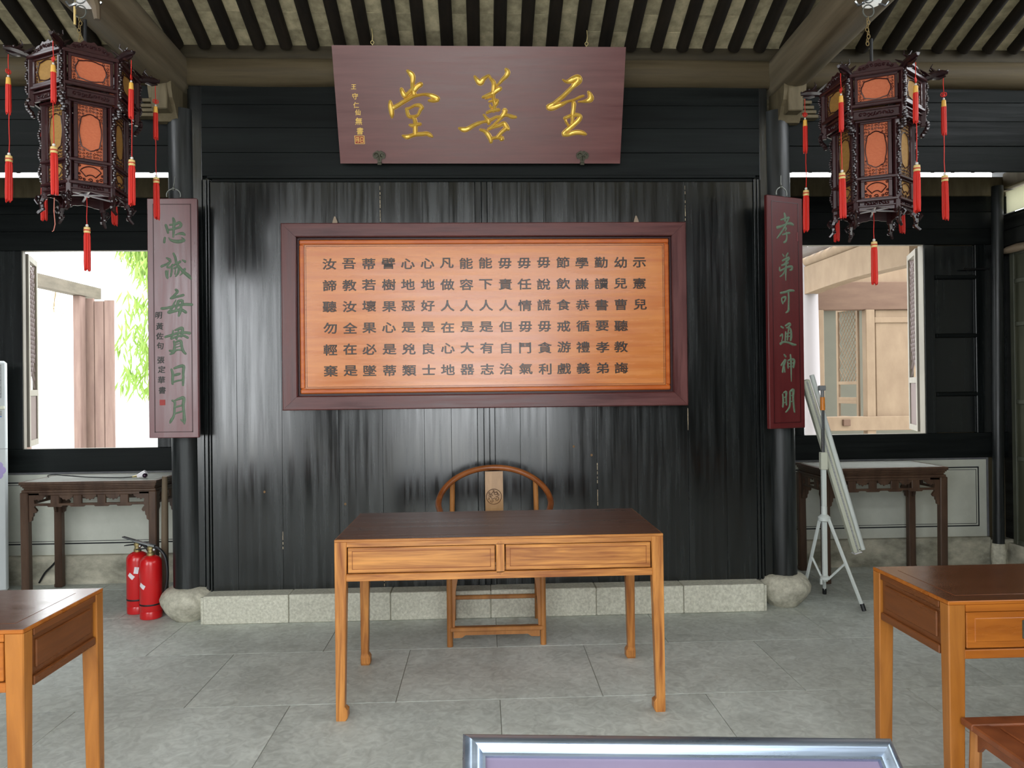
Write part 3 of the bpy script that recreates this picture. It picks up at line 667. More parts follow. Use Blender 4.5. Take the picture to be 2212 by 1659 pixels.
TONG = ([(290,180,14),(330,200,16)], [(270,325,10),(310,300,18),(315,350,10),(300,400,10)], [(275,440,22),(340,410,16),(430,420,16),(500,445,20),(560,450,12)], [(370,170,14),(440,135,20),(460,155,16),(420,190,10)], [(385,200,12),(440,200,16),(470,240,18),(475,330,20),(460,385,18)], [(375,260,14),(370,330,14),(365,390,12)], [(430,210,10),(415,290,14),(405,380,14)], [(380,290,10),(470,270,10)], [(380,335,10),(470,320,10)])
SHEN = ([(340,600,14),(370,630,16)], [(285,760,16),(330,710,18),(365,680,20),(330,770,18),(310,860,18)], [(340,780,14),(350,860,14)], [(455,600,14),(465,700,18),(465,800,14),(465,900,12),(465,1000,6)], [(405,710,12),(410,800,14)], [(405,690,12),(480,670,18),(525,690,20),(505,790,18)], [(415,735,9),(500,725,9)], [(415,780,9),(500,775,9)])
MING = ([(305,1190,14),(315,1280,18),(305,1380,16)], [(320,1170,12),(370,1160,20),(365,1250,16),(370,1350,16)], [(320,1240,9),(370,1235,9)], [(320,1320,9),(370,1310,9)], [(440,1160,18),(440,1260,16),(430,1370,18),(400,1420,16),(355,1460,12)], [(440,1150,16),(500,1130,24),(495,1230,18),(500,1330,18),(515,1450,16),(525,1465,8)], [(440,1220,9),(500,1210,9)], [(440,1305,9),(500,1300,9)])
def couplet(loc, rz, W, label, z0=1.205, z1=2.74, bm=ROSEC):
    t = thing('couplet_board', label, 'sign', loc, rz)
    b = MB(); b.box(-W, W, 0, .028, z0, z1, .004); b.build('board', bm, t)
    g = MB(); e = .036
    for (a, c, d, f) in ((-W+e, W-e, z0+e, z0+e+.005), (-W+e, W-e, z1-e-.005, z1-e), (-W+e, -W+e+.006, z0+e, z1-e), (W-e-.006, W-e, z0+e, z1-e)): g.box(a, c, -.0012, .002, d, f)
    g.build('border_line', GROOVE, t)
    r = MB(); r.tube([(.045*math.cos(a), .03, z1+.028+.04*math.sin(a)) for a in [k*PI/10 for k in range(-1, 12)]], .004, 6)
    r.tube([(0, .03, z1+.068), (0, .035, z1+.1)], .004, 6); r.ball((0, .03, z1+.07), .012); r.tube([(0, .035, z1+.09), (.006, .04, z1+.15)], .003, 6)
    r.build('hanging_ring', GREYM, t)
    return t
cl = couplet((-1.984, 4.70, 0), 0, .157, 'purplish red couplet board on the left pillar, green and small black characters', 1.205, 2.74)
A = 4.217e-4
for s, o in ((ZHONG, (-2.1327+1.984, 2.6757)), (CHENG, (-2.1327+1.984, 2.6757)), (MEI, (-2.1327+1.984, 2.6757)), (GUAN, (-2.1392+1.984, 1.9647)), (RI, (-2.1392+1.984, 1.9647)), (YUE, (-2.1392+1.984, 1.9647))):
    place_char(s, o, (A, 0), (0, -4.282e-4), cl, GREEN, .004)
DK = mat('dark_small_character_paint', S(48,50,46), rough=.6)
for ch, px, py in (('明', 158, -60), ('黃', 170, 105), ('佐', 170, 250), ('句', 175, 395), ('張', 185, 610), ('定', 195, 750), ('華', 190, 905), ('書', 200, 1060)):
    glyph(ch, -.1552+px*A, 1.9647-py*4.28e-4, -.0008, .047, .047, DK, cl, .018, th=.4, ital=.08)
MB().box(-.1552+160*A, -.1552+244*A, -.0012, .001, 1.9647-1285*4.28e-4, 1.9647-1202*4.28e-4).build('seal_mark', SEAL, cl)
cr = couplet((2.004, 4.70, 0), math.radians(20), .150, 'dark red couplet board on the right pillar, six green characters', 1.21, 2.745, ROSECR)
A2 = 4.5e-4/math.cos(math.radians(20))
for s, o in ((XIAO, (1.8326-2.004, 2.6973)), (DI, (1.8326-2.004, 2.6973)), (KE, (1.8326-2.004, 2.6973)), (TONG, (1.8223-2.004+.006, 1.9625)), (SHEN, (1.8223-2.004+.006, 1.9625)), (MING, (1.8223-2.004+.006, 1.9625))):
    place_char(s, (o[0]*1.04+.002, o[1]), (A2*.97, 0), (0, -4.42e-4), cr, GREEN, .004)
MB().box(.095, .112, -.0012, .001, 2.455, 2.515).build('seal_mark', mat('faded_red_seal', S(110,40,44), rough=.6), cr)

# ================================================================ LANTERNS
def curl(cx, cy, r, a0, turns, sgn=1, n=10):
    return [(cx + r*(1-.75*k/n)*math.cos(a0+sgn*turns*2*PI*k/n), cy + r*(1-.75*k/n)*math.sin(a0+sgn*turns*2*PI*k/n)) for k in range(n+1)]
def lantern(label, loc, rz, group):
    t = thing('palace_lantern', label, 'lantern', loc, rz, group)     # origin: centre of the top rim
    Ru, Rl = .226, .178
    def face(k, R):                                                   # frame of face k: centre, tangent
        a = (k+.5)*PI/3; ap = R*math.cos(PI/6); return a, ap
    def fm(k, R, zc):                                                 # matrix: local x along face, y outward, z up
        a, ap = face(k, R); return Matrix.Translation((ap*math.cos(a), ap*math.sin(a), zc)) @ Matrix.Rotation(a - PI/2, 4, 'Z')
    def scrolls(mb, W, H, ow, oh, r, M, lobes=True):
        # lobed medallion outline + scroll work in the corners
        pts = []
        for i in range(33):
            a = 2*PI*i/32; q = 1 + .035*math.cos(8*a); e = .72
            ca, sa = math.cos(a), math.sin(a)
            pts.append(M @ Vector((ow*q*abs(ca)**e*(1 if ca > 0 else -1), .003, oh*q*abs(sa)**e*(1 if sa > 0 else -1))))
        mb.tube(pts, r, 5, cap=False)
        nx, nz = max(3, round(W/.0078)), max(3, round(H/.0078))
        for i in range(nx):
            for j in range(nz):
                x, z = -W+(2*i+1)*W/nx, -H+(2*j+1)*H/nz
                if (abs(x)/ow)**2.3 + (abs(z)/oh)**2.3 < 1.22: continue
                q = .0078 if (i+j) % 2 else .0062
                mb.tube([M @ Vector((px, .003, pz)) for px, pz in curl(x, z, q, math.atan2(z, x)+(i*1.3+j*.7), 1.0, 1 if (x*z > 0) else -1, 6)], r*.62, 3, cap=False)
        return mb
    def rail(R, z, h, d, name='rail'):
        b = MB()
        for k in range(6):
            a, ap = face(k, R); w = R/2*1.0
            b.box(-w, w, -d, d, -h/2, h/2, h*.22, fm(k, R, z))
        return b.build(name, LWOOD, t)
    rail(Ru+.012, -.006, .018, .013); rail(Ru+.004, -.156, .016, .012); rail(Ru-.006, -.176, .010, .010); rail(Rl+.01, -.222, .012, .012)
    rail(Rl+.008, -.503, .014, .012); rail(Rl+.008, -.612, .014, .012); rail(Rl+.004, -.640, .008, .009)
    # silk panels, fretwork, upper tier
    def silk(k, R, zc, W, H, name, m):
        MB().box(-W, W, -.004, -.001, -H, H, 0, fm(k, R, zc)).build(name, m, t)
    def frame(k, R, zc, W, H, w):
        b = MB(); M = fm(k, R, zc)
        for (x0, x1, z0, z1) in ((-W-w, W+w, H, H+w), (-W-w, W+w, -H-w, -H), (-W-w, -W, -H, H), (W, W+w, -H, H)): b.box(x0, x1, -.008, .008, z0, z1, .002, M)
        return b
    for k in range(6):
        m = SALM if k % 2 == 1 else TAN
        silk(k, Ru, -.080, .082, .056, 'silk_panel', m); b = frame(k, Ru, -.080, .080, .054, .014); b.build('panel_frame', LWOOD, t)
        scrolls(MB(), .078, .052, .063, .048, .0026, fm(k, Ru, -.080)).build('fretwork', LWOOD, t)
        # small openwork frieze under the upper tier
        b = MB(); M = fm(k, Ru-.004, -.198)
        for i in range(9): b.tube([M @ Vector((x, .002, z)) for x, z in curl(-.068+.017*i, 0, .010, i*1.9, .9, 1 if i % 2 else -1, 6)], .0028, 4)
        b.box(-.10, .10, -.005, -.001, -.018, .018, 0, M); b.box(-.10, .10, -.006, .006, -.022, -.015, .001, M)
        b.build('frieze', LWOOD, t)
        # body
        silk(k, Rl, -.362, .056, .132, 'silk_panel', m); frame(k, Rl, -.362, .052, .128, .018).build('panel_frame', LWOOD, t)
        scrolls(MB(), .051, .126, .046, .086, .0026, fm(k, Rl, -.362)).build('fretwork', LWOOD, t)
        silk(k, Rl, -.558, .056, .044, 'silk_panel', m); frame(k, Rl, -.558, .052, .040, .018).build('panel_frame', LWOOD, t)
        b = MB(); M = fm(k, Rl, -.558)         # fan-shaped opening
        fan = [(-.044*math.sin(a)/math.sin(.9)*1.0, -.030+.062*math.cos(a)/1.0) for a in [.9-1.8*i/12 for i in range(13)]]
        inn = [(-.020*math.sin(a)/math.sin(.9), -.038+.030*math.cos(a)) for a in [-.9+1.8*i/8 for i in range(9)]]
        loop = fan + inn + [fan[0]]
        b.tube([M @ Vector((x, .003, z)) for x, z in loop], .0024, 4, cap=False)
        for sx in (-1, 1):
            for (x, z, q) in ((.044, -.028, .009), (.028, -.033, .007), (.047, .031, .007), (.048, -.008, .006)):
                b.tube([M @ Vector((sx*px, .003, pz)) for px, pz in curl(x, z, q, .5, 1.1, 1, 7)], .002, 4, cap=False)
        b.tube([M @ Vector((x, .003, z)) for x, z in curl(0, -.034, .010, 0, 1.1, 1, 8)], .0022, 4, cap=False)
        b.build('fretwork', LWOOD, t)
        b = MB(); M = fm(k, Rl, -.627)
        for i in range(7): b.tube([M @ Vector((x, .003, z)) for x, z in curl(-.048+.016*i, 0, .009, i*1.7, .9, 1 if i % 2 else -1, 6)], .0028, 4)
        b.box(-.085, .085, -.006, -.001, -.012, .012, 0, M); b.build('frieze', LWOOD, t)
        # carved crest on the rim, carved skirt below
        b = MB(); M = fm(k, Ru, .004); n = 14
        top = [(-.10+.20*i/n, .012+.042*math.sin(PI*i/n)**.8+.006*math.sin(i*2.3)) for i in range(n+1)]
        b.prism([(-.10, 0)] + top + [(.10, 0)], -.004, .004)
        for i in range(9): b.tube([Vector((x, .006, z)) for x, z in curl(-.07+.0175*i, .016+.016*math.sin(PI*(i+.5)/9), .009, i*1.3, 1.0, 1 if i % 2 else -1, 6)], .003, 4)
        b.xf(M).build('crest', LCARV if False else LWOOD, t)
        b = MB(); M = fm(k, Rl, -.643)
        low = [(-.085+.17*i/n, -.004-.016*(abs(i-n/2)/(n/2))**1.2 + .0015*math.sin(i*2.1)) for i in range(n+1)]
        b.prism([(-.085, 0)] + low + [(.085, 0)], -.004, .004)
        b.xf(M).build('skirt', LWOOD, t)
    # corner posts, carved ridges, dragon finials, feet, tassels
    protos = None
    for k in range(6):
        a = k*PI/3; R = Matrix.Rotation(a, 4, 'Z')
        MB().box(Ru-.012, Ru+.014, -.012, .012, -.235, .006, .003, R).build('upper_post', LWOOD, t)
        MB().box(Rl-.012, Rl+.012, -.012, .012, -.675, -.215, .003, R).build('lower_post', LWOOD, t)
        b = MB()
        for i in range(16): b.ball((Ru+.018+.004*math.sin(i*1.1), .004*math.sin(i*2.2), -.02-.0105*i), .0085, 6, (1, .8, 1.1))
        for i in range(9): b.ball((Ru+.006+.014*math.sin(i*.5), .006*math.sin(i*2.1), -.20-.010*i), .0125, 6)
        for i in range(30): b.ball((Rl+.016+.005*math.sin(i*.8), .005*math.sin(i*1.9), -.255-.0115*i), .0082, 6, (1, .8, 1.15))
        b.xf(R).build('carved_ridge', LCARV, t, True)
        b = MB()                                 # dragon-head finial: neck, snout, jaw, horns, mane
        b.tube([(Ru-.005, 0, .0), (Ru+.025, 0, .012), (Ru+.055, 0, .018), (Ru+.085, 0, .022), (Ru+.112, 0, .020)], [.015, .018, .020, .016, .008], 8)
        b.tube([(Ru+.045, 0, .004), (Ru+.075, 0, -.002), (Ru+.102, 0, .004)], [.010, .009, .004], 6)
        for s in (-1, 1):
            b.tube([(Ru+.055, s*.010, .030), (Ru+.035, s*.016, .050), (Ru+.045, s*.020, .066)], [.006, .004, .002], 5)
            b.ball((Ru+.070, s*.013, .034), .006, 6); b.ball((Ru+.108, s*.007, .026), .0055, 6)
            for i in range(4): b.tube([(Ru+.03-.008*i, s*.014, .012+.006*i), (Ru+.01-.008*i, s*.024, .030+.006*i)], [.007, .002], 5)
        b.xf(R).build('dragon_finial', LCARV, t, True)
        b = MB()
        b.tube([(Rl, 0, -.655), (Rl+.014, 0, -.69), (Rl+.010, 0, -.725), (Rl+.030, 0, -.748)], [.014, .012, .010, .007], 6)
        for i in range(5): b.ball((Rl+.022-.004*i, (-1)**i*.008, -.668-.014*i), .010, 6)
        b.tube([(Rl+.026, .012, -.70), (Rl+.038, .018, -.68), (Rl+.030, .008, -.665)], .005, 5); b.tube([(Rl+.026, -.012, -.70), (Rl+.038, -.018, -.68), (Rl+.030, -.008, -.665)], .005, 5)
        b.xf(R).build('carved_foot', LCARV, t, True)
    # bright spokes and lamp holder under the body
    b = MB()
    for k in range(3):
        R = Matrix.Rotation(k*PI/3 + PI/6, 4, 'Z'); b.box(-Rl*.86, Rl*.86, -.005, .005, -.632, -.626, .001, R)
    b.lathe([(.012, -.638), (.012, -.620)], (0, 0, 0), 10)
    b.build('bottom_spokes', mat('bright_white_metal_strip', S(226,224,232), rough=.3), t)
    MB().lathe([(.16, -.600), (.16, -.596)], (0, 0, 0), 6).build('floor_board', mat('plum_lantern_floor', S(96,50,70), rough=.3), t)
    b = MB(); b.lathe([(.02, .0), (.025, .02), (.010, .04)], (0, 0, -.01), 10); b.tube([(0, 0, .02), (0, 0, .25)], .0075, 8)
    for k in range(3):
        R = Matrix.Rotation(k*PI/3, 4, 'Z'); b.box(-Ru, Ru, -.006, .006, -.006, .004, 0, R)
    b.build('hanging_rod', BLK, t)
    # tassels
    def fringe(r, h, n=22, jag=.12):
        b = MB(); prof = [(.55, 0), (.85, -.03), (1.0, -.12), (1.02, -.5), (1.06, -.8), (1.0, -1.0)]
        seg = n; rings = []
        off = [random.random() for _ in range(seg)]
        for (q, z) in prof:
            rings.append([b.bm.verts.new((r*q*(1-.22*(k % 2))*math.cos(2*PI*k/seg), r*q*(1-.22*(k % 2))*math.sin(2*PI*k/seg), h*z*(1 - (jag*off[k] if z <= -.8 else 0)))) for k in range(seg)])
        for i in range(len(prof)-1):
            for k in range(seg): b.bm.faces.new((rings[i][k], rings[i][(k+1) % seg], rings[i+1][(k+1) % seg], rings[i+1][k]))
        b.bm.faces.new(rings[0][::-1])
        c = b.bm.verts.new((0, 0, -h*.93))
        for k in range(seg): b.bm.faces.new((rings[-1][k], rings[-1][(k+1) % seg], c))
        return b
    big = fringe(.0155, .205).build('tassel', TASR, t, True); small = fringe(.012, .16, 16).build('tassel', TASR, t, True)
    bead = MB().ball((0, 0, .030), .0075, 8).build('bead', BEAD, big, True)
    band = MB().lathe([(.011, .022), (.0145, .020), (.0155, -.006), (.0135, -.008)], (0, 0, 0), 14).build('band', BAND, big, True)
    bs = MB().lathe([(.0147, .009), (.0162, .008), (.0162, .003), (.0147, .002)], (0, 0, 0), 14).build('band_stripe', mat('rust_red_stripe', S(190,70,40), rough=.6), big)
    bead2 = MB().ball((0, 0, .024), .0055, 8).build('bead', BEAD, small, True)
    band2 = MB().lathe([(.007, .018), (.0095, .016), (.0115, -.014), (.011, -.016)], (0, 0, 0), 12).build('band', mat('yellow_gold_band', S(232,178,76), rough=.5), small, True)
    knot = MB()
    for s in (-1, 1): knot.tube([(s*(.004+.009*math.sin(q)), 0, .046+.010*math.cos(q)) for q in [j*.7 for j in range(9)]], .0022, 5)
    knot.ball((0, 0, .040), .006, 6); knot = knot.build('knot', TASR, small, True)
    def cordm(L_, r=.0018):
        return MB().tube([(0, 0, 0), (.0015, .001, L_*.3), (-.001, 0, L_*.7), (0, 0, L_)], r, 5)
    c_s = cordm(.105).build('cord', TASR, small, True); c_s.location.z = .022
    Rt = .318; tz = -.002
    def place(src, k, z, fresh):
        o = src if fresh else copy_tree(src, t)
        q = math.radians(k*60); o.location = (Rt*math.cos(q), Rt*math.sin(q), z); o.rotation_euler = (random.uniform(-.02, .02), random.uniform(-.02, .02), random.uniform(0, 6)); return o
    # a cord joins the small tassel to the large one below
    c_b = cordm(.20, .0022).build('cord', TASR, big, True); c_b.location.z = .030
    for k in range(6):
        place(small, k, tz-.135+random.uniform(-.006, .006), k == 0)
        place(big, k, tz-.515+random.uniform(-.012, .012), k == 0)
    ct = copy_tree(big, t); ct.location = (0, 0, -.81); ct.rotation_euler = (0, 0, 0)
    for ch in ct.children:
        if ch.name.startswith('cord'): ch.scale = (1, 1, .70)
    return t
G = 'dark red carved hexagonal palace lanterns with red tassels'
lr = lantern('carved hexagonal rosewood lantern with red tassels hanging above the white tripod side', (2.0, 3.61, 3.012), math.radians(156.13), G)
ll = copy_tree(lr); ll.location = (-1.97, 3.68, 3.115); ll.rotation_euler = (0, 0, math.radians(214.56)); ll['label'] = 'carved hexagonal rosewood lantern with red tassels hanging above the left window side'
# trailing loose thread on the left lantern
b = MB(); q = math.radians(214.5); b.tube([(0, 0, 0), (.002, 0, -.06), (-.002, 0, -.12), (.004, 0, -.15), (.010, 0, -.155)], .002, 5)
o = b.build('loose_thread', mat('pale_red_thread', S(196,120,104), rough=.7), ll); o.location = (.318*math.cos(PI/3), .318*math.sin(PI/3), -.725)
# hooks, chain and rope the lanterns hang from
for nm, x, y, z, lab in (('r', 2.0, 3.60, 3.27, 'iron hook with ring, chain and frayed straw rope holding the right lantern'), ('l', -1.97, 3.67, 3.37, 'hook with ring, tag and rope holding the left lantern')):
    t = thing('lantern_hook', lab, 'hook', (x, y, z))
    top = 3.455 - z
    b = MB(); b.lathe([(.045, top-.018), (.05, top-.008), (.03, top+.004)], (0, 0, 0), 14)
    for s in (-1, 1): b.tube([(s*.03, 0, top-.01), (s*.07, 0, top-.025), (s*.085, 0, top-.005)], .007, 6)
    b.build('ceiling_hook', CHROME, t, True)
    b = MB(); b.tube([(-.018+.028*math.cos(a), 0, top-.055+.032*math.sin(a)) for a in [k*PI/8 for k in range(17)]], .0035, 6, cap=False); b.build('ring', GREYM, t, True)
    b = MB()
    for k in range(8):
        b.tube([(-.022+.004*math.sin(k*1.7)+.008*math.cos(a)*(k % 2), .008*math.cos(a)*(1-k % 2), top-.095-.018*k+.012*math.sin(a)) for a in [j*PI/4 for j in range(9)]], .002, 4, cap=False)
    b.build('rope', ROPEM, t, True)
    if nm == 'l':
        MB().tube([(-.045, 0, top-.03), (-.045, 0, top-.12)], .006, 8).build('tag', BAND, t)
        b = MB(); b.tube([(.05, -.02, top), (.075, -.03, top-.05), (.08, -.03, top-.11)], [.03, .022, .014], 8); b.build('cloth_strip', BAMB, t, True)

# ================================================================ FURNITURE
def tapered_leg(x0, x1, y0, y1, ztop, m, parent, sx, sy, foot=True, tap=.006):
    """square leg; sx, sy = direction towards the desk's inside; inner faces taper, hoof foot turned inwards"""
    b = MB()
    ix = x1 if sx > 0 else x0; ox = x0 if sx > 0 else x1; iy = y1 if sy > 0 else y0; oy = y0 if sy > 0 else y1
    lv = [(0, .020), (.012, .024), (.045, .018), (.062, .016), (ztop, .0)] if foot else [(0, tap+.006), (ztop, 0)]
    rings = []
    for z, d in lv:
        e = (d if z > .05 or not foot else {0: .012, .012: .004, .045: .004}[z])
        jx, jy = ix - sx*(e if not foot else e), iy - sy*e
        xs_, ys_ = sorted((ox, jx)), sorted((oy, jy))
        rings.append([b.bm.verts.new(p) for p in ((xs_[0], ys_[0], z), (xs_[1], ys_[0], z), (xs_[1], ys_[1], z), (xs_[0], ys_[1], z))])
    for i in range(len(rings)-1):
        for k in range(4): b.bm.faces.new((rings[i][k], rings[i][(k+1) % 4], rings[i+1][(k+1) % 4], rings[i+1][k]))
    b.bm.faces.new(rings[0][::-1]); b.bm.faces.new(rings[-1])
    es = [e for e in b.bm.edges if abs(e.verts[0].co.z - e.verts[1].co.z) > .004]
    bmesh.ops.bevel(b.bm, geom=es, offset=.003, segments=1, profile=.5, affect='EDGES')
    return b.build('leg', m, parent)

# ---- the central desk
t = thing('writing_desk', 'large honey brown wooden desk with two flat drawers in the middle of the hall', 'desk', (.066, 3.655, 0))
W, D = .752, .352; zt = .82
b = MB(); b.box(-W, W, -D, D, zt-.012, zt, .002); b.build('top', DESK, t)
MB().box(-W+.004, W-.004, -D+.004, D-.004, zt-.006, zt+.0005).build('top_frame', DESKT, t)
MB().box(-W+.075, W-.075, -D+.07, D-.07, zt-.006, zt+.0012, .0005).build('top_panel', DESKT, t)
for y, s in ((-D, 1), (D, -1)):
    a, c = sorted((y, y+s*.03))
    MB().box(-W+.056, W-.056, a, c, .786, .808).build('upper_rail', DESK, t)
    MB().box(-W+.052, W-.052, a, c, .630, .663, .002).build('lower_rail', DESK, t)
for x, s in ((-W, 1), (W, -1)):
    a, c = sorted((x, x+s*.03))
    MB().box(a, c, -D+.05, D-.05, .630, .808, .002).build('side_apron', DESK, t)
MB().box(-.019, .019, -D, -D+.03, .655, .79, .002).build('drawer_divider', DESKV, t)
bm_ = MB(); bm_.prism([(-.019, .79), (0, .803), (.019, .79)], -D-.0008, -D+.01); bm_.prism([(-.019, .658), (.019, .658), (0, .645)], -D-.0008, -D+.01); bm_.build('divider_tongue', DESKV, t)
MB().box(-W+.055, W-.055, D-.02, D-.005, .66, .79).build('back_panel', DESK, t)
for x0, x1 in ((-.695, -.022), (.022, .695)):
    dr = MB().box(x0+.003, x1-.003, -D+.003, -D+.30, .667, .782, .002).build('drawer', DESK, t)
    g = MB()
    for (a, c, e, f) in ((x0+.022, x1-.022, .764, .7665), (x0+.022, x1-.022, .684, .6865), (x0+.022, x0+.0245, .684, .7665), (x1-.0245, x1-.022, .684, .7665)): g.box(a, c, -D+.0015, -D+.006, e, f)
    g.build('drawer_groove', mat('drawer_groove_shadow_line', S(140,76,28), rough=.6), dr)
for sx in (1, -1):
    for sy in (1, -1):
        x0 = -W if sx > 0 else W-.056; y0 = -D if sy > 0 else D-.056
        tapered_leg(x0, x0+.056, y0, y0+.056, .808, DESKV, t, sx, sy)

# ---- the horseshoe armchair behind it
t = thing('horseshoe_armchair', 'round-backed wooden armchair with carved splat behind the central desk', 'chair', (.058, 4.45, 0))
fy, ry = -.23, .23; hx = .272
pts = []
for k in range(25):
    a = PI*(-.13) + PI*1.26*k/24
    x = -.345*math.cos(a); y = .0 + .235*math.sin(a) if math.sin(a) > 0 else .36*math.sin(a)
    z = .80 + .185*max(0, math.sin(a))**1.1 - (.05*max(0, -math.sin(a))*2)
    pts.append((x, y, z))
pts = [(-.30, -.27, .735)] + pts[1:-1] + [(.30, -.27, .735)]
b = MB(); b.tube(catmull(pts, 3), .0185, 12); b.build('arm_rail', CHAIRD, t, True)
for x in (-hx, hx):
    s = 1 if x > 0 else -1
    b = MB(); b.tube([(x, ry+.02, 0), (x, ry+.01, .3), (x, ry, .50), (x, ry-.005, .70), (x+s*-.005, ry-.02, .895)], .0165, 10); b.build('rear_leg', CHAIR, t, True)
    b = MB(); b.tube([(x-s*.0, fy, 0), (x, fy, .46), (x+s*.004, fy-.005, .60), (x+s*.022, fy-.01, .745)], .0175, 10); b.build('front_leg', CHAIR, t, True)
    b = MB(); b.tube([(x, fy, .13), (x, ry+.015, .14)], .012, 8); b.build('side_stretcher', CHAIR, t, True)
MB().box(-hx-.03, hx+.03, fy-.03, ry+.03, .465, .50, .008).build('seat', CHAIR, t)
b = MB(); b.prism([(-hx, .465), (-hx, .10), (-hx+.028, .10), (-hx+.036, .32), (-hx+.05, .40), (-hx+.085, .43), (hx-.085, .43), (hx-.05, .40), (hx-.036, .32), (hx-.028, .10), (hx, .10), (hx, .465)][::-1], fy-.006, fy+.006)
b.build('front_arch', CHAIR, t)
MB().box(-hx, hx, fy-.02, fy+.02, .088, .113, .004).build('footrest', CHAIR, t)
b = MB(); b.prism([(-hx+.02, .088), (-hx+.02, .048), (-hx+.07, .050), (-hx+.09, .064), (hx-.09, .064), (hx-.07, .050), (hx-.02, .048), (hx-.02, .088)][::-1], fy-.005, fy+.005); b.build('foot_apron', CHAIR, t)
MB().box(-hx, hx, ry+.008, ry+.03, .132, .158, .005).build('rear_stretcher', CHAIR, t)
b = MB(); n = 8
for i in range(n):
    za, zb = .49+.47*i/n, .49+.47*(i+1)/n; f = lambda z: ry+.02 - .03*math.sin((z-.49)/.47*PI) - .02*(z-.49)
    wa = .058
    b.hexa([(-wa, f(za)-.006, za), (wa, f(za)-.006, za), (wa, f(za)+.006, za), (-wa, f(za)+.006, za), (-wa, f(zb)-.006, zb), (wa, f(zb)-.006, zb), (wa, f(zb)+.006, zb), (-wa, f(zb)+.006, zb)])
bmesh.ops.remove_doubles(b.bm, verts=b.bm.verts, dist=1e-5)
b.build('splat', SPLAT, t)
b = MB(); mz = .80; my = ry-.022
yy = ry+.02-.03*math.sin((mz-.49)/.47*PI)-.02*(mz-.49)-.007
b.tube([(-.002+.049*math.cos(a), yy, mz+.049*math.sin(a)) for a in [k*PI/14 for k in range(29)]], .0022, 5, cap=False)
for (cx, cz, r, a0, tn, sg) in ((0, .0, .034, .6, .8, 1), (-.022, .004, .014, 0, 1.1, 1), (.018, -.014, .016, 2, 1.1, -1), (-.012, -.026, .012, 3, 1.0, 1), (.010, .022, .014, 1, 1.0, -1), (-.028, .022, .008, 1, 1, 1), (.030, .012, .008, 2, 1, 1), (-.004, .036, .007, 2, .8, -1), (-.034, -.014, .007, 2, .8, -1)):
    b.tube([(-.002+x, yy, mz+z) for x, z in curl(cx, cz, r, a0, tn, sg, 10)], .0020, 5)
b.build('carved_medallion', CARVE, t)

# ---- student desks at both sides of the foreground
def student_desk(loc, label, open_side):
    t = thing('student_desk', label, 'desk', loc)               # origin: floor under the centre
    W, D, z = .535, .2185, .82
    MB().box(-W, W, -D, D, z-.012, z, .002).build('top', SDESK, t)
    MB().box(-W+.004, W-.004, -D+.004, D-.004, z-.006, z+.0005).build('top_frame', SDESKT, t)
    MB().box(-W+.06, W-.06, -D+.06, D-.06, z-.006, z+.0012, .0005).build('top_panel', SDESKT, t)
    for y, s in ((-D, 1), (D, -1)):
        a, c = sorted((y, y+s*.026))
        MB().box(-W+.055, W-.055, a, c, .787, .808).build('upper_rail', SDESK, t)
        MB().box(-W+.05, W-.05, a, c, .640, .668, .002).build('lower_rail', SDESK, t)
    MB().box(-W+.05, W-.05, D-.024, D-.012, .66, .79).build('back_panel', SDESK, t)
    for x, s in ((-W, 1), (W, -1)):
        a, c = sorted((x, x+s*.022)); o = x - s*.0; i = s
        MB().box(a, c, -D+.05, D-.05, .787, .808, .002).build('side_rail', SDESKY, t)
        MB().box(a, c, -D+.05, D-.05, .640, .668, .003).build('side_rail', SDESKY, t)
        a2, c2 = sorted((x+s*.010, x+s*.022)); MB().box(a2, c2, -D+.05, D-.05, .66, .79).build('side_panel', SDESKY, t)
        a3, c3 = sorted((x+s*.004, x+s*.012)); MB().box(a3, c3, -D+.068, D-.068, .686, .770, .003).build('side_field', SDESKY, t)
    for x0, x1 in ((-W+.055, -.016), (.016, W-.055)):
        dr = MB().box(x0+.003, x1-.003, -D+.002, -D+.3, .672, .784, .002).build('drawer', SDESK, t)
        MB().box(x0+.028, x1-.028, -D-.001, -D+.006, .692, .766, .002).build('drawer_field', SDESK, dr)
        xm = x0+.195 if x0 < 0 else x1-.195
        MB().box(xm-.017, xm+.02, -D-.005, -D, .700, .758, .002).build('lock_plate', IRON, dr)
    MB().box(-.016, .016, -D, -D+.03, .66, .79, .002).build('drawer_divider', SDESKV, t)
    for sx in (1, -1):
        for sy in (1, -1):
            x0 = -W if sx > 0 else W-.055; y0 = -D if sy > 0 else D-.045
            tapered_leg(x0, x0+.055, y0, y0+.045, .808, SDESKV, t, sx, sy, foot=False)
    return t
student_desk((-1.333-.535, 2.354, 0), 'polished brown wooden desk at the left edge of the foreground', 1)
student_desk((1.433+.535, 2.41, 0), 'polished brown wooden desk at the right edge behind the low stool', -1)

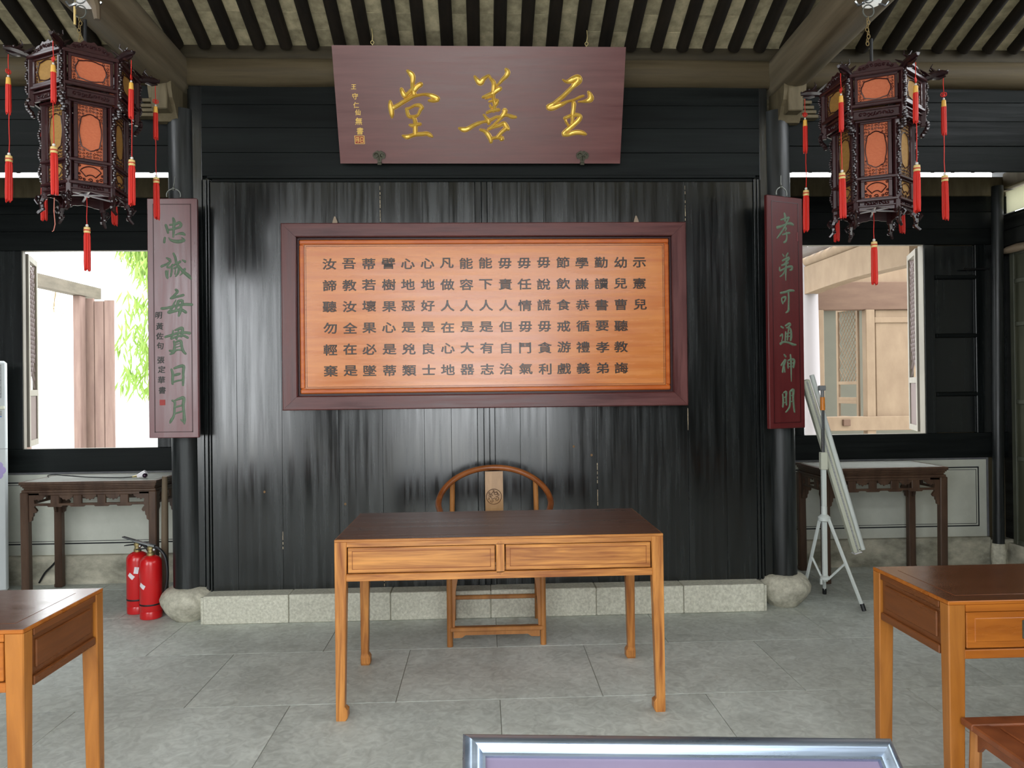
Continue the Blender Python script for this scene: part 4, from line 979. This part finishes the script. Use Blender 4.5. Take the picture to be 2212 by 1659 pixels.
# ---- low stool in front of the right desk
t = thing('wooden_stool', 'low reddish brown wooden stool with framed seat at the bottom right', 'stool', (1.66, 2.02, 0))
RS = mat('reddish_brown_stool_wood', S(110,58,32), S(146,82,46), (12, 12, 4), .32, .42, .05, .5)
sw, sd, z = .20, .165, .465
seat = MB()
for (x0, x1, y0, y1) in ((-sw, sw, -sd, -sd+.055), (-sw, sw, sd-.055, sd), (-sw, -sw+.055, -sd+.055, sd-.055), (sw-.055, sw, -sd+.055, sd-.055)): seat.box(x0, x1, y0, y1, z-.022, z, .004)
seat.build('seat_frame', RS, t)
MB().box(-sw+.055, sw-.055, -sd+.055, sd-.055, z-.018, z-.006).build('seat_panel', RS, t)
MB().box(-sw+.075, sw-.075, -sd+.07, sd-.07, z-.008, z-.001, .003).build('seat_field', RS, t)
for sx in (-1, 1):
    for sy in (-1, 1):
        b = MB(); b.tube([(sx*(sw-.03), sy*(sd-.03), z-.02), (sx*(sw-.02), sy*(sd-.02), 0)], .017, 8); b.build('leg', CHAIR, t, True)
for s in (-1, 1):
    b = MB(); b.prism([(-sw+.03, z-.022), (-sw+.03, z-.09), (-sw+.05, z-.085), (-sw+.07, z-.06), (sw-.07, z-.06), (sw-.05, z-.085), (sw-.03, z-.09), (sw-.03, z-.022)][::-1], s*(sd-.03)-.006, s*(sd-.03)+.006); b.build('apron', RS, t)
    b = MB(); b.prism([(-sd+.03, z-.022), (-sd+.03, z-.09), (-sd+.05, z-.085), (-sd+.07, z-.06), (sd-.07, z-.06), (sd-.05, z-.085), (sd-.03, z-.09), (sd-.03, z-.022)][::-1], s*(sw-.03)-.006, s*(sw-.03)+.006, 'x'); b.build('apron', RS, t)
    b = MB(); b.tube([(-sw+.03, s*(sd-.025), .12), (sw-.03, s*(sd-.025), .12)], .011, 8); b.build('stretcher', CHAIR, t, True)
    b = MB(); b.tube([(s*(sw-.025), -sd+.03, .16), (s*(sw-.025), sd-.03, .16)], .011, 8); b.build('stretcher', CHAIR, t, True)

# ---- carved side tables below the windows
def side_table(loc, label):
    t = thing('side_table', label, 'table', loc)
    W, D, z = .485, .235, .866
    # moulded top: corner polygon stepped inwards below
    b = MB()
    for (w, z0, z1) in ((0, z-.022, z-.0015), (.008, z-.036, z-.022), (.016, z-.048, z-.036), (.022, z-.060, z-.048), (.012, z-.078, z-.060)):
        b.box(-W+w, W-w, -D+w, D-w, z0, z1, .003)
    b.build('top_frame', TABLE, t)
    MB().box(-W+.03, W-.03, -D+.03, D-.03, z-.004, z).build('pale_top_panel', PALET, t)
    zb = z-.078
    for y in (-D+.03, D-.03):
        MB().box(-W+.02, W-.02, y-.010, y+.010, zb-.022, zb, .003).build('upper_apron', TABLE, t)
        MB().box(-W+.05, W-.05, y-.008, y+.008, zb-.098, zb-.080, .003).build('lower_apron', TABLE, t)
        for i, x in enumerate((-.245, -.085, .085, .245)):
            b = MB(); b.box(x-.030, x+.030, y-.009, y+.009, zb-.090, zb-.02, .004)
            b.prism([(x-.055, zb-.096), (x-.045, zb-.106), (x+.045, zb-.106), (x+.055, zb-.096)][::-1], y-.008, y+.008); b.build('apron_block', TABLE, t)
        for x in (-.36, -.165, 0, .165, .36):
            b = MB(); pr = [(-.05, 0), (-.046, -.018), (-.03, -.024), (-.022, -.036), (-.006, -.032), (0, -.044), (.012, -.034), (.026, -.036), (.034, -.022), (.048, -.016), (.05, 0)]
            b.prism([(x+a, zb-.018+c) for a, c in pr][::-1], y-.007, y+.007); b.build('scroll_carving', TABLE, t)
        for s in (-1, 1):
            pr = [(0, 0), (.075, 0), (.074, -.014), (.058, -.022), (.046, -.03), (.04, -.05), (.046, -.085), (.040, -.10), (.052, -.112), (.060, -.128), (.050, -.142), (.036, -.14), (.034, -.165), (.026, -.172), (.024, -.196), (.010, -.206), (0, -.20)]
            P = [(s*(-W+.056)*1.0 + s*0 + (a if s > 0 else -a)*1, zb-.006+c) for a, c in pr] if s > 0 else [((W-.056)-a, zb-.006+c) for a, c in pr]
            if s < 0: pass
            b = MB(); b.prism(P, y-.010, y+.010); b.build('spandrel', TABLE, t)
    for x in (-W+.03, W-.03):
        MB().box(x-.010, x+.010, -D+.02, D-.02, zb-.022, zb, .003).build('side_apron', TABLE, t)
        MB().box(x-.008, x+.008, -D+.05, D-.05, zb-.098, zb-.080, .003).build('side_apron', TABLE, t)
        for y in (-.075, .075):
            MB().box(x-.009, x+.009, y-.028, y+.028, zb-.090, zb-.02, .004).build('apron_block', TABLE, t)
        for s in (-1, 1):
            pr = [(0, 0), (.06, 0), (.056, -.02), (.036, -.04), (.042, -.09), (.05, -.12), (.034, -.14), (.022, -.19), (0, -.20)]
            P = [(s*(D-.056-a), zb-.006+c) for a, c in pr]
            b = MB(); b.prism(P, x-.009, x+.009, 'x'); b.build('spandrel', TABLE, t)
    for sx in (-1, 1):
        for sy in (-1, 1):
            b = MB(); x0, x1 = sorted((sx*(W-.004), sx*(W-.060))); y0, y1 = sorted((sy*(D-.004), sy*(D-.056)))
            b.box(x0, x1, y0, y1, 0, zb+.002, .006)
            for v in b.bm.verts:
                if v.co.z > .5 and v.co.z < zb-.02: pass
                if v.co.z < .01:
                    v.co.x -= sx*.004; v.co.y -= sy*.004
            b.box(x0-.001, x1+.001, y0-.001, y1+.001, 0.002, .03, .004)
            b.build('leg', TABLE, t)
    return t
side_table((-2.850, 5.535, 0), 'dark carved side table under the left window with a black cable on it')
side_table((3.005, 5.545, 0), 'dark carved side table under the right window behind the white tripod')

# cable with a little white lamp holder on the left table
t = thing('cable_with_lamp_holder', 'black cable ending in a small white holder lying on the left side table', 'cable', (-2.85, 5.42, .868))
b = MB(); b.tube(catmull([(-.42, .13, .004), (-.40, .09, .02), (-.34, .07, .028), (-.26, .06, .022), (-.12, .05, .010), (.02, .03, .006), (.10, .02, .005), (.20, 0, .006), (.27, 0, .010)], 4), .0042, 6); b.build('cord', BLK, t, True)
MB().tube([(.26, 0, .010), (.30, 0, .016)], [.006, .010], 8).build('brass_sleeve', BRASS, t, True)
MB().tube([(.295, 0, .014), (.33, .003, .026), (.355, .005, .044)], [.012, .022, .018], 10).build('white_socket', WHT, t, True)
MB().ball((.352, -.006, .020), .0185, 10).build('dark_bulb', mat('dark_chrome_bulb', S(60,44,60), rough=.15, metal=.7), t, True)

# ================================================================ FIRE EXTINGUISHERS
def extinguisher(loc, rz, label, sticker):
    t = thing('fire_extinguisher', label, 'fire extinguisher', loc, rz, 'red fire extinguishers by the left pillar')
    b = MB(); b.lathe([(.060, 0), (.068, .004), (.0695, .045), (.067, .052), (.0695, .058), (.0695, .36), (.067, .380), (.057, .397), (.040, .408), (.024, .415)], (0, 0, 0), 28); b.build('cylinder', REDP, t, True)
    MB().lathe([(.0702, .092), (.0708, .094), (.0708, .101), (.0702, .103)], (0, 0, 0), 28).build('black_ring', BLK, t, True)
    MB().lathe([(.024, .412), (.024, .43), (.018, .436), (.018, .452), (.022, .456), (.022, .470), (.012, .476)], (0, 0, 0), 16).build('valve', BRASS, t, True)
    b = MB(); b.hexa([(-.10, -.010, .448), (.02, -.010, .462), (.02, .010, .462), (-.10, .010, .448), (-.10, -.010, .453), (.02, -.010, .472), (.02, .010, .472), (-.10, .010, .453)]); b.build('carry_handle', BLK, t)
    b = MB(); b.hexa([(-.115, -.012, .505), (.03, -.012, .470), (.03, .012, .470), (-.115, .012, .505), (-.115, -.012, .512), (.03, -.012, .482), (.03, .012, .482), (-.115, .012, .512)]); b.build('squeeze_lever', CHROME, t)
    MB().ball((.035, -.016, .455), .011, 8).build('gauge', CHROME, t, True)
    b = MB(); b.tube(catmull([(.015, 0, .462), (.06, -.004, .458), (.105, -.008, .41), (.120, -.008, .33), (.116, -.006, .24), (.098, -.004, .17)], 4), .0105, 8); b.build('hose', BLK, t, True)
    b = MB(); b.tube([(.100, -.004, .18), (.085, -.004, .12)], [.012, .016], 8); b.build('nozzle', BLK, t, True)
    for (a, z, rot) in sticker:
        b = MB(); n = 4
        for i in range(n):
            def P(u, v): 
                x = u*math.cos(rot)-v*math.sin(rot); y = u*math.sin(rot)+v*math.cos(rot); q = a + x/.0702
                return (.0706*math.cos(q), .0706*math.sin(q), z+y)
            u0, u1 = -.022+.044*i/n, -.022+.044*(i+1)/n
            b.bm.faces.new([b.bm.verts.new(P(*c)) for c in ((u0, -.014), (u1, -.014), (u1, .014), (u0, .014))])
        b.build('sticker', WHT, t)
    return t
extinguisher((-2.23, 4.905, 0), math.radians(-8), 'front red fire extinguisher with a tilted white sticker by the left pillar', [(math.radians(-106), .225, -.55)])
extinguisher((-2.375, 5.03, 0), math.radians(-16), 'red fire extinguisher standing behind the other one, two white stickers', [(math.radians(-84), .262, -.7), (math.radians(-56), .300, 1.4)])
b = MB(); b.tube([(-2.225, 5.10, 0), (-2.205, 5.06, .35), (-2.185, 5.02, .70), (-2.165, 4.98, .93)], [.024, .024, .022, .018], 10)
tag(b.build('wooden_pole', BAMB, None, True), 'old wooden pole leaning behind the left pillar beside the extinguishers', 'pole')

# ================================================================ FLOOR-STANDING AIR CONDITIONER (left edge)
t = thing('air_conditioner', 'tall white floor-standing air conditioner at the left edge below the window', 'air conditioner', (-3.80, 5.45, 0), math.radians(33))
b = MB(); b.box(-.25, .25, -.16, .16, .05, 1.742, .018); b.build('cabinet', ACW, t, True)
MB().box(-.215, .215, -.163, -.158, 1.47, 1.715, .002).build('vent', ACG, t)
for i in range(9): MB().box(-.21, .21, -.168, -.160, 1.485+.025*i, 1.489+.025*i).build('vent_slat', ACW, t)
MB().box(-.23, .235, -.172, -.156, 1.385, 1.412, .006).build('louver', mat('ivory_louver', S(226,226,206), rough=.4), t)
MB().box(-.22, .215, -.164, -.158, 1.33, 1.337).build('blue_line', BLUE, t)
MB().box(-.22, .215, -.164, -.158, 1.338, 1.375).build('display_strip', ACG, t)
b = MB()
for i in range(6):
    a = i*PI/3; b.ball((.175+.035*math.cos(a), -.161, .94+.04*math.sin(a)), .03, 8, (1, .06, 1))
b.build('flower_print', VIOL, t, True)
MB().box(-.25, .25, -.1605, -.158, 1.095, 1.099).build('panel_seam', ACG, t)
for x in (-.2, .2): MB().box(x-.03, x+.03, -.14, .14, 0, .052).build('foot', BLK, t)
b = MB(); b.tube(catmull([(-3.49, 5.79, .02), (-3.44, 5.785, .10), (-3.38, 5.785, .16), (-3.335, 5.79, .22)], 4), .007, 6)
tag(b.build('power_cable', BLK, None, True), 'black power cable rising from the stone plinth behind the left side table', 'cable')

# ================================================================ TRIPOD PROJECTION SCREEN
t = thing('projection_screen_stand', 'white tripod stand with a folded projection screen tube leaning across it', 'screen stand', (2.335, 4.90, 0))
b = MB(); b.box(-.016, .016, -.012, .012, .14, 1.0, .003); b.build('pole', WTRI, t)
MB().box(-.010, .010, -.008, .008, 1.0, 1.33, .002).build('inner_pole', CHROME, t)
MB().tube([(0, 0, 1.32), (0, 0, 1.41)], [.017, .015], 10).build('orange_grip', ORP, t, True)
b = MB(); b.tube([(0, 0, 1.41), (0, 0, 1.465)], .012, 10); b.box(-.026, .020, -.014, .014, 1.455, 1.49, .004); b.build('top_bracket', GREYP, t)
b = MB(); b.box(-.024, .024, -.020, .018, .91, 1.03, .004); b.build('clamp_block', CREAM, t)
b = MB(); b.lathe([(.018, .60), (.020, .60), (.020, .655), (.016, .66)], (0, 0, 0), 12); b.lathe([(.03, .555), (.042, .56), (.042, .582), (.024, .60)], (0, 0, 0), 14); b.build('leg_collar', WTRI, t, True)
MB().lathe([(.02, .150), (.032, .155), (.032, .172), (.018, .18)], (0, 0, 0), 12).build('lower_collar', WTRI, t, True)
for (fx, fy) in ((.151, -.223), (.080, .179), (-.085, .16)):
    n_ = math.hypot(fx, fy); hx_, hy_ = fx/n_*.032, fy/n_*.032
    l = MB(); l.tube([(hx_, hy_, .572), (fx*.96, fy*.96, .035)], .0125, 6); lo = l.build('leg', WTRI, t)
    MB().tube([(fx*.955, fy*.955, .045), (fx*1.01, fy*1.01, 0.002)], .0145, 8).build('rubber_foot', BLK, lo)
    mx, my, mz = hx_+(fx*.96-hx_)*.52, hy_+(fy*.96-hy_)*.52, .572-.537*.52
    MB().tube([(fx/n_*.028, fy/n_*.028, .163), (mx, my, mz)], .008, 6).build('brace', WTRI, t)
MB().box(-.035, -.021, -.006, .006, .12, .16).build('foot_rest', WTRI, t)
tv = Vector((2.59-2.24, 0, .325-1.53)); 
ang = math.atan2(tv.x, -tv.z)
M = Matrix.Translation((2.24-2.335, .055, 1.53)) @ Matrix.Rotation(-ang, 4, 'Y')
Ln = tv.length
b = MB(); b.box(-.030, .024, -.028, .022, -Ln, 0, .008, M); b.build('screen_case', CREAM, t)
b = MB(); b.box(-.008, .002, -.031, -.027, -Ln+.01, -.01, 0, M); b.build('case_seam', ACG, t)
MB().box(-.031, .025, -.029, .023, -Ln-.006, -Ln, .002, M).build('end_cap', WHT, t)
b = MB(); b.tube([M @ Vector((.052, -.006, .02)), M @ Vector((.044, -.006, -Ln+.005))], .0165, 10); b.build('screen_roller', WTRI, t, True)
MB().ball(M @ Vector((.012, -.03, -Ln+.02)), .004, 6).build('screw', BLK, t)

# ================================================================ INFORMATION STAND (foreground, bottom edge)
t = thing('information_stand', 'sloping aluminium-framed lavender information sign at the bottom edge', 'sign', (.279, 1.05, 0))
ux = Vector((.6305, 0, -.026)).normalized(); Wd = .3155; sl = math.radians(40.5)
sv = Vector((0, -math.cos(sl), -math.sin(sl))); top = Vector((0, 0, .985)); nn = ux.cross(-sv).normalized()
nn = nn if nn.z > 0 else -nn
M = Matrix(((ux.x, sv.x, nn.x, top.x), (ux.y, sv.y, nn.y, top.y), (ux.z, sv.z, nn.z, top.z), (0, 0, 0, 1)))   # x across, y down the slope, z out
L_ = .46; w = .032
def prof_bar(p0, p1, inn, m0, m1):
    """mitred frame bar with a rounded profile; p0->p1 outer edge, inn = inward direction"""
    b = MB(); rows = []
    d = (Vector(p1)-Vector(p0)).normalized()
    for k in range(9):
        s = k/8; h = .004 + .014*math.sin(PI*min(1, s*1.15)*.87) 
        a = Vector(p0) + Vector(inn)*w*s + d*w*s*m0; c = Vector(p1) + Vector(inn)*w*s - d*w*s*m1
        rows.append((b.bm.verts.new((a.x, a.y, h)), b.bm.verts.new((c.x, c.y, h))))
    ba = b.bm.verts.new((p0[0], p0[1], -.012)); bb_ = b.bm.verts.new((p1[0], p1[1], -.012))
    ia = b.bm.verts.new((rows[-1][0].co.x, rows[-1][0].co.y, -.012)); ib = b.bm.verts.new((rows[-1][1].co.x, rows[-1][1].co.y, -.012))
    for k in range(8): b.bm.faces.new((rows[k][0], rows[k][1], rows[k+1][1], rows[k+1][0]))
    b.bm.faces.new((ba, bb_, rows[0][1], rows[0][0])); b.bm.faces.new((rows[-1][0], rows[-1][1], ib, ia)); b.bm.faces.new((ba, bb_, ib, ia))
    b.bm.faces.new([ba] + [r[0] for r in rows] + [ia]); b.bm.faces.new([bb_] + [r[1] for r in rows] + [ib])
    return b.xf(M).build('frame_bar', ALU, t, True)
prof_bar((-Wd, 0), (Wd, 0), (0, 1), 1, 1); prof_bar((-Wd, L_), (Wd, L_), (0, -1), 1, 1)
prof_bar((-Wd, 0), (-Wd, L_), (1, 0), 1, 1); prof_bar((Wd, 0), (Wd, L_), (-1, 0), 1, 1)
MB().box(-Wd+.02, Wd-.02, .02, L_-.02, -.010, .002, 0, M).build('poster', POST, t)
b = MB(); b.tube([(0, -.16, .015), (0, -.16, .82)], .022, 16); b.build('pole', ALU, t, True)
MB().lathe([(.16, 0), (.165, .004), (.16, .012), (.03, .02)], (0, -.16, 0), 28).build('base', GREYP, t, True)

# ================================================================ OUTSIDE
gr = MB(); gr.box(-16, 16, 5.98, 22, -.14, -.02); gr.box(-16, 16, -14, -.75, -.14, -.02); gr.box(-16, -4.6, -.75, 5.98, -.14, -.02); gr.box(4.6, 16, -.75, 5.98, -.14, -.02)
gr = gr.build('courtyard_ground', OUTG); gr['kind'] = 'structure'
w = MB().box(-9.0, 2.2, 12.0, 12.25, 0, 3.2, .02).build('garden_wall', OUTWALL)
tag(w, 'white garden wall far behind the left window', 'wall')
# garden gate seen through the left window
t = thing('garden_gate', 'weathered reddish wooden gate with an open plank door outside the left window', 'gate', (-4.6, 8.0, 0))
b = MB(); b.hexa([(-.06, -.72, 2.60), (.06, -.72, 2.60), (.10, .70, 2.60), (-.02, .70, 2.60), (-.06, -.72, 2.73), (.06, -.72, 2.73), (.10, .70, 2.73), (-.02, .70, 2.73)]); b.build('lintel', OUTB, t)
MB().box(-.05, .04, -.62, -.53, 0, 2.60, .006).build('post', OUTW, t)
MB().box(-.01, .07, .30, .42, 0, 2.60, .006).build('post', OUTW, t)
for i in range(3): MB().box(.045+.112*i, .150+.112*i, .43, .46, .05, 2.58-.02*(i == 1)-.01*i, .004).build('plank', OUTW, t)
MB().tube([(.032, .44, 0), (.032, .44, 2.6)], .014, 8).build('hinge_post', SASHD, t, True)
b = MB()
for k in range(7):
    x = -.02 - .12*random.random(); b.tube([(x, .1, 2.62), (x+random.uniform(-.04, .04), .12, 2.52), (x+random.uniform(-.08, .08), .1, 2.40+random.uniform(-.1, .05))], .003, 4)
b.build('dry_vine', ROPEM, t)
# foliage
t = thing('bamboo_clump', 'bright green leafy bamboo outside the left window beside the couplet board', 'bamboo', (-4.2, 9.6, 0))
b = MB()
for k in range(5):
    x = random.uniform(-.1, .7); y = random.uniform(-.3, .3); b.tube([(x, y, 0), (x+.05, y, 1.6), (x-.08, y, 3.0), (x-.3, y, 3.9)], [.018, .016, .012, .006], 6)
b.build('stem', LEAF, t, True)
b = MB()
for k in range(3800):
    hi = random.random() < .62
    x = random.uniform(-.46, .45) if hi else random.uniform(-.40, .35)
    z = random.uniform(2.75, 3.8) if hi else random.uniform(1.5, 2.8)
    y = random.uniform(-.45, .45); a = random.uniform(-.9, .9); L_ = random.uniform(.14, .26); wd = .014
    if hi and z < 2.95 + (-.1-x)*1.3: continue
    if not hi and random.random() < .55: continue
    d = Vector((math.sin(a)*.7, random.uniform(-.3, .3), -math.cos(a))).normalized(); s = d.cross(Vector((0, 1, .2))).normalized()*wd
    p = Vector((x, y, z)); 
    b.bm.faces.new([b.bm.verts.new(q) for q in (p, p+d*L_*.35+s, p+d*L_, p+d*L_*.35-s)])
o = b.build('leaves', LEAF, t); o['kind'] = 'stuff'
# neighbouring timber hall seen through the right window
t = thing('timber_hall', 'pale timber corridor with beams and a lattice leaf outside the right window', 'building', (3.9, 8.6, 0))
def hp(x0, x1, y0, y1, z0, z1, name, m, bev=.006): return MB().box(x0-3.9, x1-3.9, y0-8.6, y1-8.6, z0, z1, bev).build(name, m, t)
b = MB(); b.tube([(.02, -.05, 0), (.02, -.05, 1.5), (.02, -.05, 2.97)], [.12, .118, .105], 18); b.build('column', HALLP, t, True)
b = MB(); n = 10; P0 = []
for i in range(n):
    ya, yb = -2.25+2.25*i/n, -2.25+2.25*(i+1)/n; f = lambda y: 2.57+.03*math.sin(PI*(y+2.25)/2.25)
    b.hexa([(-.06, ya, f(ya)), (.09, ya, f(ya)), (.09, yb, f(yb)), (-.06, yb, f(yb)), (-.06, ya, 2.90), (.09, ya, 2.90), (.09, yb, 2.90), (-.06, yb, 2.90)])
bmesh.ops.remove_doubles(b.bm, verts=b.bm.verts, dist=1e-5)
b.build('long_beam', HALLW, t)
MB().tube([(0, -2.25, 2.96), (0, .1, 2.96)], .07, 14).build('round_purlin', HALLW, t, True)
b = MB()
for k in range(14): b.tube([(-.75, -2.1+.19*k, 2.86), (.5, -2.1+.19*k, 3.20)], .03, 8)
b.build('eave_rafters', HALLP, t, True)
hp(4.0, 5.6, 8.62, 8.74, 2.40, 2.74, 'cross_beam', HALLB)
hp(3.62, 3.80, 8.7, 8.8, .1, 2.7, 'lattice_screen_frame', HALLB)
hp(4.0, 6.6, 8.70, 8.74, 2.74, 3.5, 'upper_panel', HALLW)
hp(4.03, 4.13, 8.60, 8.70, 0, 2.40, 'door_post', HALLW)
hp(4.65, 4.76, 8.60, 8.70, 0, 2.40, 'door_post', HALLW)
hp(4.80, 5.50, 8.66, 8.69, .95, 2.40, 'pale_panel_door', HALLW)
for z in (.95, 2.24): hp(4.78, 5.50, 8.64, 8.70, z, z+.07, 'panel_rail', HALLW)
hp(4.06, 5.5, 8.58, 8.72, .93, 1.10, 'threshold_beam', HALLW)
hp(4.33, 4.42, 8.55, 8.60, .99, 1.07, 'iron_latch', HALLB)
hp(3.7, 7.2, 10.6, 10.7, -.02, 2.62, 'far_plaster_wall', HALLG)
hp(3.7, 7.2, 10.5, 10.6, 2.64, 2.74, 'far_dark_rail', BLK)
# lattice leaf standing open in the doorway
M = Matrix.Translation((4.64-3.9, 8.76-8.6, 1.05)) @ Matrix.Rotation(math.radians(101), 4, 'Z'); b = MB(); LH_ = 1.42; LW = .40
b.box(0, .035, -.015, .015, 0, LH_, .002, M); b.box(LW-.035, LW, -.015, .015, 0, LH_, .002, M)
for z in (0, .20, .22+.02, .44, LH_-.05): b.box(.035, LW-.035, -.015, .015, z, z+.04, .002, M)
b.build('lattice_leaf_frame', HALLW, t)
b = MB(); z = .48
while z < LH_-.07:
    z2 = min(z+.16, LH_-.05)
    for k in range(-2, 5):
        xa = .035+k*.055; xb = xa+.11
        pa, pb = max(.035, xa), min(LW-.035, xb)
        if pb > pa: b.tube([M @ Vector((pa, 0, z+(pa-xa)/.11*.16)), M @ Vector((pb, 0, z+(pb-xa)/.11*.16))], .0055, 4); b.tube([M @ Vector((pa, 0, z+.16-(pa-xa)/.11*.16)), M @ Vector((pb, 0, z+.16-(pb-xa)/.11*.16))], .0055, 4)
    z += .16
b.build('lattice', HALLW, t)
